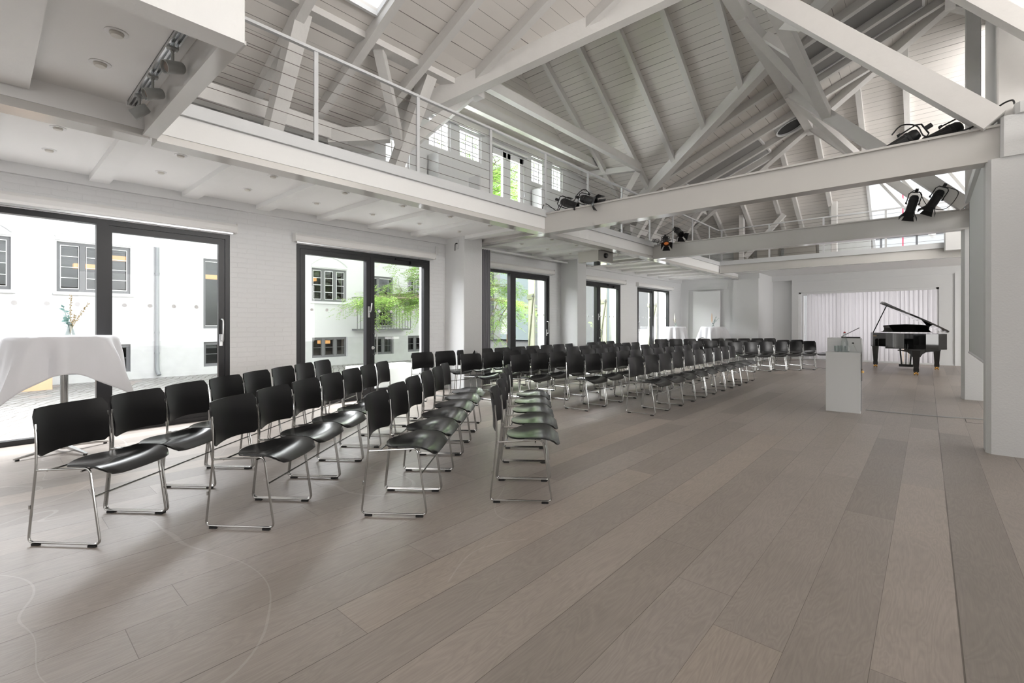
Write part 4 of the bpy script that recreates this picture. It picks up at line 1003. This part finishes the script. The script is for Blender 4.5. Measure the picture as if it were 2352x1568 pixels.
# ------------------------------------------------------------------ lectern with bottle, glasses, notebook computer
t = thing('lectern', 'white box lectern with a lower front shelf and polished steel side', 'lectern', (-.87, 7.92, 0), math.radians(4))
MB().bev(-.205, .190, 0, .26, 0, .828, .003).build('front_box', M['white'], t)
MB().bev(-.205, .195, .262, .47, 0, 1.02, .003).build('rear_box', M['white'], t)
MB().box(.190, .196, .01, .255, .03, .80).build('perforated_edge', M['perf'], t)
MB().box(.196, .206, .25, .47, .42, 1.01).build('steel_side', M['mirror'], t)
MB().bev(.196, .225, .06, .10, .55, .58, .004).build('cable_plug', M['brass'], t)
lx, ly = -.87, 7.92
def loc_lect(u, v): a = math.radians(4); return (lx + u * math.cos(a) - v * math.sin(a), ly + u * math.sin(a) + v * math.cos(a))
x_, y_ = loc_lect(.07, .36)
t = thing('laptop', 'thin black laptop open on top of the lectern', 'laptop', (x_, y_, 1.022), math.radians(4))
MB().bev(-.11, .11, -.10, .10, 0, .014, .004).build('base', M['blackmetal'], t)
MB().beam((-.105, 0, .018), (.10, 0, .145), .20, .008).build('screen', M['blackmetal'], t)
x_, y_ = loc_lect(.005, .16)
t = thing('water_bottle', 'clear swing-top glass bottle with a red seal on the lectern shelf', 'bottle', (x_, y_, .83))
MB().lathe([(.040, 0), (.042, .01), (.042, .12), (.036, .15), (.018, .21), (.013, .245), (.015, .25), (.015, .262), (.010, .262)], (0, 0, 0), 20).build('glass_body', M['vase'], t)
MB().lathe([(.012, .262), (.014, .266), (.011, .280), (.001, .284)], (0, 0, 0), 14).build('stopper', M['red'], t)
MB().tube([(.016, 0, .215), (.024, 0, .235), (.012, 0, .268), (-.012, 0, .268), (-.028, 0, .22), (-.045, 0, .17)], .0018, 6).build('wire_bail', M['satin'], t)
for i, (u, v, lb) in enumerate(((-.085, .13, 'left of the bottle'), (-.055, .20, 'behind left of the bottle'), (.035, .09, 'in front of the bottle'))):
    x_, y_ = loc_lect(u, v)
    o = MB().lathe([(.026, 0), (.031, .085), (.029, .085), (.024, .005), (.001, .004)], (0, 0, 0), 20).build('drinking_glass', M['vase'], None, (x_, y_, .829))
    tag(o, 'clear tumbler on the lectern shelf, ' + lb, 'glass', 'tumblers on the lectern')
x_, y_ = loc_lect(.10, .18)
t = thing('pen_stand', 'thin stand with a black clip leaning on the lectern shelf', 'stand', (x_, y_, .829), math.radians(4))
MB().tube([(.05, 0, .002), (.0, .05, .12)], .0025, 6).build('rod', M['satin'], t); MB().bev(-.012, .012, .04, .06, .115, .13, .002).build('clip', M['blackmetal'], t)
cb = MB().tube([(-.655, 8.32, .006), (-.4, 8.30, .006), (-.1, 8.33, .006), (.2, 8.36, .006), (.45, 8.46, .006), (.75, 8.52, .006)], .006, 6).build('floor_cable', M['stonegrey'])
tag(cb, 'thin grey cable running from the lectern across the floor to the pillars', 'cable')
hs = MB(); hx, hy = .36, 8.10
hs.box(hx, hx + .5, hy, hy + .006, 0, .0015).box(hx, hx + .006, hy, hy + .30, 0, .0015)
struct(hs.build('trim_7', M['dark']))

# ------------------------------------------------------------------ grand piano
t = thing('grand_piano', 'polished black grand piano with raised lid on brass casters before the curtain', 'piano', (-.46, 17.14, 0), math.radians(183.3))
def outline(k=0.0):
    P = [(-.72 - k, 0), (-.72 - k, 1.75), (-.70 - k, 2.1), (-.66 - k, 2.42), (-.50, 2.64 + k), (-.28, 2.72 + k), (-.06, 2.66 + k), (.10 + k, 2.46), (.20 + k, 2.15), (.30 + k, 1.8), (.44 + k, 1.45), (.60 + k, 1.15), (.71 + k, .95), (.76 + k, .75), (.76 + k, 0)]
    return P
out = outline(); rim = MB(); n = len(out)
rim.prism([(x, y) for x, y in out if y > -.1][::-1], .63, .66)
def ring(poly, inner, z0, z1, mb):
    n = len(poly); v = [(x, y, z) for z in (z0, z1) for x, y in poly] + [(x, y, z) for z in (z0, z1) for x, y in inner]
    f = []
    for i in range(n - 1):
        f += [(i, i + 1, n + i + 1, n + i), (2 * n + i, 3 * n + i, 3 * n + i + 1, 2 * n + i + 1), (n + i, n + i + 1, 3 * n + i + 1, 3 * n + i), (i, 2 * n + i, 2 * n + i + 1, i + 1)]
    f += [(0, n, 3 * n, 2 * n), (n - 1, 3 * n - 1, 4 * n - 1, 2 * n - 1)]
    return mb.add(v, f)
cx_ = lambda p: (p[0] * .93 - .01, p[1] * .97 + (.0 if p[1] > .1 else .0))
ring(out, [cx_(p) for p in out], .655, .99, rim); rim.build('case', M['piano'], t)
MB().box(-.70, .70, .05, 1.1, .90, .905).build('soundboard', M['brass'], t)
MB().box(-.70, .70, .12, .17, .66, .96).box(-.70, .70, -.02, .16, .66, .70).build('key_block', M['piano'], t)
MB().box(-.62, .62, -.02, .12, .70, .72).build('keyboard', M['canvas'], t)
MB().beam((-.70, -.02, .74), (.70, -.02, .74), .02, .09).build('fallboard', M['piano'], t)
# lid hinged on the bass side
ang = math.radians(31); piv = Vector((-.73, 0, 1.0))
def lidpt(x, y, h=0): d = x + .73; return (piv.x + d * math.cos(ang) - h * math.sin(ang), y, piv.z + d * math.sin(ang) + h * math.cos(ang))
lo = [(x, y) for x, y in outline(.02) if y > .3]; lo = [(-.74, .48)] + lo + [(.78, .48)]
m_ = len(lo); lid = MB(); lid.add([lidpt(x, y) for x, y in lo] + [lidpt(x, y, .038) for x, y in lo], [tuple(range(m_)), tuple(range(m_, 2 * m_))[::-1]] + [(i, (i + 1) % m_, m_ + (i + 1) % m_, m_ + i) for i in range(m_)])
lid.build('lid', M['piano'], t)
fl = MB(); q = [(-.74, .49), (-.74, .93), (.70, .93), (.78, .49)]
fl.add([lidpt(x, y, .040) for x, y in q] + [lidpt(x, y, .085) for x, y in q], [(0, 1, 2, 3), (7, 6, 5, 4), (0, 4, 5, 1), (1, 5, 6, 2), (2, 6, 7, 3), (3, 7, 4, 0)]); fl.build('lid_front_flap', M['piano'], t)
MB().tube([(.71, .72, .98), lidpt(.62, .90)], .012, 8).build('prop_stick', M['piano'], t)
# music desk with scrolled ends
pf = [(-.56, 0), (-.50, .02), (-.47, .07), (-.48, .14), (-.50, .17), (-.46, .185), (-.3, .205), (0, .215), (.3, .205), (.46, .185), (.50, .17), (.48, .14), (.47, .07), (.50, .02), (.56, 0)]
md = MB(); k = len(pf); md.add([(x, .42 - .25 * z, 1.0 + z) for x, z in pf] + [(x, .445 - .25 * z, 1.0 + z) for x, z in pf], [tuple(range(k)), tuple(range(k, 2 * k))[::-1]] + [(i, (i + 1) % k, k + (i + 1) % k, k + i) for i in range(k)])
md.build('music_desk', M['piano'], t)
def pleg(x, y, nm='leg'):
    g = MB()
    for z0, z1, a, b in ((.60, .645, .10, .10), (.13, .60, .045, .075), (.085, .17, .052, .052)):
        g.add([(x - a, y - a, z0), (x + a, y - a, z0), (x + a, y + a, z0), (x - a, y + a, z0), (x - b, y - b, z1), (x + b, y - b, z1), (x + b, y + b, z1), (x - b, y + b, z1)], [(0, 3, 2, 1), (4, 5, 6, 7), (0, 1, 5, 4), (1, 2, 6, 5), (2, 3, 7, 6), (3, 0, 4, 7)])
    o = g.build(nm, M['piano'], t); c = MB()
    c.tube([(x, y, .10), (x, y, .05)], .018, 10)
    for s in (-1, 1): c.lathe([(.001, -.014), (.030, -.014), (.040, -.008), (.040, .008), (.030, .014), (.001, .014)], (x + s * .03, y, .040), 18, Matrix.Rotation(PI / 2, 3, 'Y'))
    c.tube([(x - .04, y, .04), (x + .04, y, .04)], .012, 8); c.build('caster', M['brass'], o)
pleg(.66, .33); pleg(-.63, .30); pleg(-.12, 2.42)
br = MB()
pts = [(-.34, .60), (.34, .60), (.34, .575), (.26, .572), (.17, .55), (.11, .50), (.08, .44), (-.08, .44), (-.11, .50), (-.17, .55), (-.26, .572), (-.34, .575)]
br.add([(x - .12, 2.37, z) for x, z in pts] + [(x - .12, 2.43, z) for x, z in pts], [tuple(range(12)), tuple(range(12, 24))[::-1]] + [(i, (i + 1) % 12, 12 + (i + 1) % 12, 12 + i) for i in range(12)])
br.box(-.55, .1, 2.0, 2.5, .595, .635).box(-.3, .45, .9, 1.5, .585, .635).box(-.1, .1, .25, .9, .59, .635); br.build('underframe', M['piano'], t)
ly_ = MB(); ly_.beam((-.13, .30, .62), (-.09, .30, .12), .035, .035).beam((.13, .30, .62), (.09, .30, .12), .035, .035).box(-.15, .15, .26, .34, .05, .12).beam((0, .32, .12), (0, .60, .60), .02, .02); ly_.build('pedal_lyre', M['piano'], t)
for x in (-.06, 0, .06): MB().tube([(x, .27, .07), (x, .16, .06)], .010, 8).tube([(x, .30, .12), (x, .30, .60)], .004, 6).build('pedal', M['brass'], t)

# ------------------------------------------------------------------ projection screen, projector
t = thing('projection_screen', 'white projection screen hanging between the two right-hand pillars', 'projection screen', (.49, 0, 0))
def scr(u, v): return (.012 * math.sin(PI * v) * 0, 7.0 + 3.12 * u, .80 + 2.28 * v)
MB().box(-.004, .004, 7.0, 10.10, .80, 3.10).build('fabric', M['screen'], t)
MB().box(-.006, .006, 10.10, 10.115, .80, 3.10).build('edge_border', M['dark'], t)
MB().tube([(0, 6.98, .785), (0, 10.13, .785)], .018, 10).build('bottom_bar', M['white'], t)
MB().bev(-.05, .07, 6.9, 10.2, 3.10, 3.22, .01).build('cassette', M['white'], t)
t = thing('video_projector', 'cream boxed video projector hung under the gallery ceiling', 'projector', (-5.43, 8.90, 2.545))
MB().bev(-.25, .25, -.31, .31, 0, .285, .006).build('casing', M['projbody'], t)
MB().box(.25, .254, -.30, .30, .015, .265).build('front_grille', M['projgrey'], t)
MB().lathe([(.001, -.02), (.055, -.02), (.055, .03), (.045, .045), (.03, .05), (.001, .052)], (.26, -.03, .14), 24, Matrix.Rotation(PI / 2, 3, 'Y')).build('lens', M['blackmetal'], t)
MB().box(-.24, .24, -.29, .29, -.006, 0).build('underside_plate', M['mirror'], t)

# ------------------------------------------------------------------ stage lamps on the steel beams
def stage_lamp(x, y, z, rx, ry, rz, label, doors=True, glow=False):
    t = thing('stage_lamp', label, 'stage light', (x, y, z), 0, 'stage lamps on the steel beams'); t.rotation_euler = (rx, ry, rz)
    MB().lathe([(.001, .15), (.045, .15), (.062, .12), (.062, .08), (.068, .075), (.068, .05), (.062, .045), (.064, -.12), (.070, -.13), (.070, -.15), (.055, -.15), (.05, -.10), (.001, -.09)], (0, 0, 0), 24).build('housing', M['blackmetal'], t)
    fins = MB()
    for k in range(10): a = 2 * PI * k / 10; fins.box(.060 * math.cos(a) - .004, .060 * math.cos(a) + .004, .060 * math.sin(a) - .004, .060 * math.sin(a) + .004, -.10, .04)
    fins.build('cooling_fins', M['blackmetal'], t)
    MB().lathe([(.001, -.098), (.052, -.10), (.03, -.118), (.001, -.125)], (0, 0, 0), 20).build('lens', M['amber'] if glow else M['blackmetal'], t)
    MB().tube([(.074, 0, 0), (.085, 0, .03), (.085, 0, .17), (.06, 0, .21), (-.06, 0, .21), (-.085, 0, .17), (-.085, 0, .03), (-.074, 0, 0)], .008, 6).build('yoke', M['blackmetal'], t)
    for s in (-1, 1): MB().lathe([(.001, 0), (.018, 0), (.018, .02), (.001, .02)], (s * .088 - .01, 0, .02), 10, Matrix.Rotation(PI / 2, 3, 'Y')).build('knob', M['blackmetal'], t)
    MB().bev(-.022, .022, -.02, .02, .21, .27, .006).tube([(0, .02, .25), (0, .06, .25)], .008, 6).build('clamp', M['blackmetal'], t)
    if doors:
        for k in range(4):
            a = k * PI / 2; d = Vector((math.cos(a), math.sin(a), 0)); p = Vector((-d.y, d.x, 0)); A = d * .066 + Vector((0, 0, -.15)); B = d * .12 + Vector((0, 0, -.245)); w0, w1 = .05, .085
            nrm_ = (B - A).cross(p).normalized() * .0015
            q = [A - p * w0, A + p * w0, B + p * w1, B - p * w1]
            MB().add([v + nrm_ for v in q] + [v - nrm_ for v in q], [(0, 1, 2, 3), (7, 6, 5, 4), (0, 4, 5, 1), (1, 5, 6, 2), (2, 6, 7, 3), (3, 7, 4, 0)]).build('barn_door', M['blackmetal'], t)
    return t
D = math.radians
stage_lamp(-4.36, 6.34, 3.17, D(0), D(-65), D(10), 'black stage lamp lying on the near steel beam, nearest the gallery corner', False)
stage_lamp(-4.02, 6.36, 3.18, D(0), D(-68), D(-8), 'black stage lamp with flaps on the near steel beam, second from the gallery corner')
stage_lamp(-.20, 6.44, 3.13, D(10), D(60), D(15), 'black stage lamp on the near steel beam, left of the pair by the pillar', False)
stage_lamp(.12, 6.44, 3.13, D(-5), D(64), D(10), 'black stage lamp on the near steel beam, right of the pair, touching the pillar', False)
stage_lamp(-4.47, 10.36, 3.12, D(-52), D(0), D(28), 'black stage lamp with amber glow clamped to the second steel beam', True, True)
stage_lamp(-4.17, 10.36, 3.28, D(-55), D(0), D(45), 'black stage lamp raised on a rod above the second steel beam, beside the amber one')
stage_lamp(-.19, 10.34, 3.22, D(-8), D(14), D(0), 'black stage lamp with open flaps on the second steel beam, left of the pillar pair')
stage_lamp(.10, 10.34, 3.26, D(-8), D(28), D(0), 'black stage lamp with open flaps on the second steel beam, nearest the pillar')
def cable(label, pts, r=.007):
    P = [Vector(p) for p in pts]; out_ = []
    for i in range(len(P) - 1):
        p0 = P[max(i - 1, 0)]; p3 = P[min(i + 2, len(P) - 1)]
        for k in range(6):
            u = k / 6; out_.append(.5 * ((2 * P[i]) + (-p0 + P[i + 1]) * u + (2 * p0 - 5 * P[i] + 4 * P[i + 1] - p3) * u * u + (-p0 + 3 * P[i] - 3 * P[i + 1] + p3) * u ** 3))
    out_.append(P[-1]); o = MB().tube(out_, r, 6).build('black_cable', M['blackmetal']); return tag(o, label, 'cable', 'black lamp cables')
cable('black cable looping from the gallery corner along the near steel beam', [(-4.97, 6.40, 3.15), (-4.93, 6.38, 3.24), (-4.85, 6.36, 3.26), (-4.72, 6.35, 3.17), (-4.6, 6.35, 3.10), (-4.5, 6.34, 3.20), (-4.42, 6.34, 3.29), (-4.3, 6.35, 3.25)])
cable('second black cable arching between the two lamps at the gallery corner', [(-4.6, 6.33, 3.10), (-4.5, 6.33, 3.22), (-4.3, 6.35, 3.20), (-4.2, 6.36, 3.32), (-4.08, 6.36, 3.36), (-3.98, 6.36, 3.26)])
cable('black cable curving up from the near beam into the pillar plaster', [(.08, 6.34, 3.10), (.30, 6.33, 3.11), (.42, 6.32, 3.19), (.52, 6.30, 3.265), (.585, 6.29, 3.28), (.60, 6.29, 3.24)], .008)
cable('black cable arching between the two lamps on the near beam by the pillar', [(-.28, 6.33, 3.20), (-.2, 6.33, 3.28), (-.08, 6.33, 3.24), (-.02, 6.33, 3.12), (.1, 6.33, 3.12), (.2, 6.33, 3.10)])
cable('thin black cable tangle beside the amber stage lamp', [(-4.78, 10.4, 3.12), (-4.72, 10.35, 3.18), (-4.62, 10.33, 3.16), (-4.66, 10.33, 3.05), (-4.58, 10.33, 3.08), (-4.52, 10.33, 3.2), (-4.35, 10.34, 3.3), (-4.2, 10.35, 3.40)], .006)
cable('black cable looping between the two lamps on the second beam by the pillar', [(-.24, 10.32, 3.40), (-.12, 10.30, 3.44), (-.02, 10.30, 3.20), (.08, 10.30, 3.10), (.22, 10.30, 3.08), (.33, 10.30, 3.2), (.36, 10.30, 3.34), (.18, 10.32, 3.45)], .006)

# ------------------------------------------------------------------ downlights, spot track, sensor, radiators
def downlight(x, y, z, label, k=1.0):
    t = thing('downlight', label, 'ceiling light', (x, y, z), 0, 'recessed downlights')
    MB().lathe([(.030 * k, .0), (.052 * k, .0), (.052 * k, -.004), (.046 * k, -.007), (.030 * k, -.004)], (0, 0, 0), 24).build('trim_ring', M['whiteframe'], t)
    MB().lathe([(.001, -.022 * k), (.026 * k, -.020 * k), (.032 * k, -.008 * k), (.030 * k, .0), (.001, .0)], (0, 0, 0), 20).build('lamp', M['projbody'], t)
downlight(-3.71, .55, 3.0, 'recessed downlight in the near gallery ceiling, nearer the timber beam', 1.15)
downlight(-4.23, .54, 3.0, 'recessed downlight in the near gallery ceiling, nearer the gallery edge', 1.15)
for k in range(17):
    y = .42 + .845 * k
    if 16.9 < y: continue
    for x, side in ((-5.34, 'room side'), (-6.08, 'window side')):
        downlight(x, y, 2.83, 'recessed downlight under the left gallery, %s, %s bay from the camera' % (side, (ORD + ['fifteenth', 'sixteenth', 'seventeenth'])[k]))
t = thing('spotlight_track', 'grey double ceiling track under the near gallery edge', 'light track', (0, 0, 3.0))
MB().box(-4.80, -3.0, .775, .785, -.03, 0).box(-4.80, -3.0, .80, .81, -.03, 0).box(-4.80, -3.0, .825, .835, -.03, 0).box(-4.80, -3.0, .775, .835, -.006, 0).build('rail', M['alu'], t)
MB().box(-4.81, -4.78, .77, .84, -.034, 0).build('end_cap', M['whiteframe'], t)
for x, lb, ax in ((-4.52, 'lowest in view, nearest the gallery corner', (-.30, -.70, -.60)), (-4.10, 'middle of the three', (.05, -.92, -.38)), (-3.58, 'closest to the timber beam', (.25, -.90, -.36))):
    t = thing('track_spotlight', 'grey cylindrical spotlight on the ceiling track, ' + lb, 'spotlight', (x, .805, 2.97), 0, 'spotlights on the ceiling track')
    MB().bev(-.022, .022, -.03, .03, -.012, 0, .004).bev(-.012, .012, -.012, .012, -.025, -.012, .003).tube([(0, 0, -.02), (0, 0, -.10)], .009, 8).build('adapter', M['greyspot'], t)
    A = Vector(ax).normalized(); rot = A.to_track_quat('Z', 'Y').to_matrix(); c = Vector((0, 0, -.125)) - A * .01
    MB().lathe([(.001, -.055), (.030, -.055), (.036, -.045), (.041, .045), (.041, .062), (.036, .062), (.033, .045), (.001, .040)], c, 28, rot).build('shade', M['greyspot'], t)
    MB().lathe([(.001, .046), (.018, .050), (.032, .044), (.001, .043)], c, 20, rot).build('bulb', M['lens'], t)
t = thing('motion_sensor', 'small white wall sensor with black bent rod beside the first column', 'sensor', (-6.50, 5.80, 2.70))
MB().bev(-.03, .03, 0, .03, -.10, .07, .006).build('box', M['plaster'], t); MB().tube([(.03, -.01, .0), (-.0, -.015, .0), (-.015, -.015, -.02), (-.018, -.015, -.13)], .007, 6).bev(-.0, .04, -.02, 0, -.008, .008, .002).build('rod', M['blackmetal'], t)
t = thing('wall_sensor', 'tiny white box on the brick wall left of the first column', 'sensor', (XL, 5.62, 2.62))
MB().bev(0, .03, -.03, .03, -.11, .04, .005).build('box', M['plaster'], t)
for x, y, lb in ((-6.62, 5.56, 'left of the upstairs windows'), (-6.62, 8.55, 'under the upstairs window right of the glazed door')):
    t = thing('radiator_cabinet', 'white box cabinet on the left gallery, ' + lb, 'cabinet', (x, y, 3.08))
    MB().bev(-.2, .1, -.16, .16, 0, 1.22, .01).build('body', M['plaster'], t)
t = thing('folding_stool', 'white stool with a black bent handle on the left gallery near the rail', 'stool', (-5.65, 5.62, 3.08))
MB().bev(-.14, .14, -.18, .10, 0, .60, .01).build('body', M['plaster'], t); MB().bev(.0, .03, .12, .22, .58, .60, .003).bev(.0, .03, .20, .22, .60, .68, .003).build('handle', M['blackmetal'], t)
for x, y, lb in ((-5.9, 13.6, 'farther from the corner post'), (-5.35, 14.3, 'nearer the corner post')):
    t = thing('loudspeaker', 'small dark loudspeaker at the far end of the left gallery, ' + lb, 'loudspeaker', (x, y, 3.08), .6)
    MB().bev(-.16, .16, -.14, .14, 0, .46, .01).build('cabinet', M['projgrey'], t); MB().box(.16, .168, -.12, .12, .04, .42).build('grille', M['dark'], t)
# steps between folded panels stored on the far gallery
for i, (x, w_) in enumerate(((-4.45, .55), (-3.72, .62), (-2.85, .85))):
    t = thing('storage_board', 'beige board leaning on the far gallery wall, %s from the corner' % ORD[i], 'board', (x, 16.22, 3.08), 0, 'boards on the far gallery')
    MB().bev(-w_ / 2, w_ / 2, 0, .04, 0, .80, .004).build('panel', M['storeboard'], t); MB().box(w_ / 2, w_ / 2 + .05, -.02, .05, 0, .80).build('edge_strip', M['projgrey'], t)
t = thing('scaffold_pole', 'thin red pole outside the far upstairs glazing', 'pole', (-.55, 18.3, 3.0))
MB().tube([(0, 0, 0), (0, 0, 2.2)], .018, 8).build('tube', M['redpole'], t)
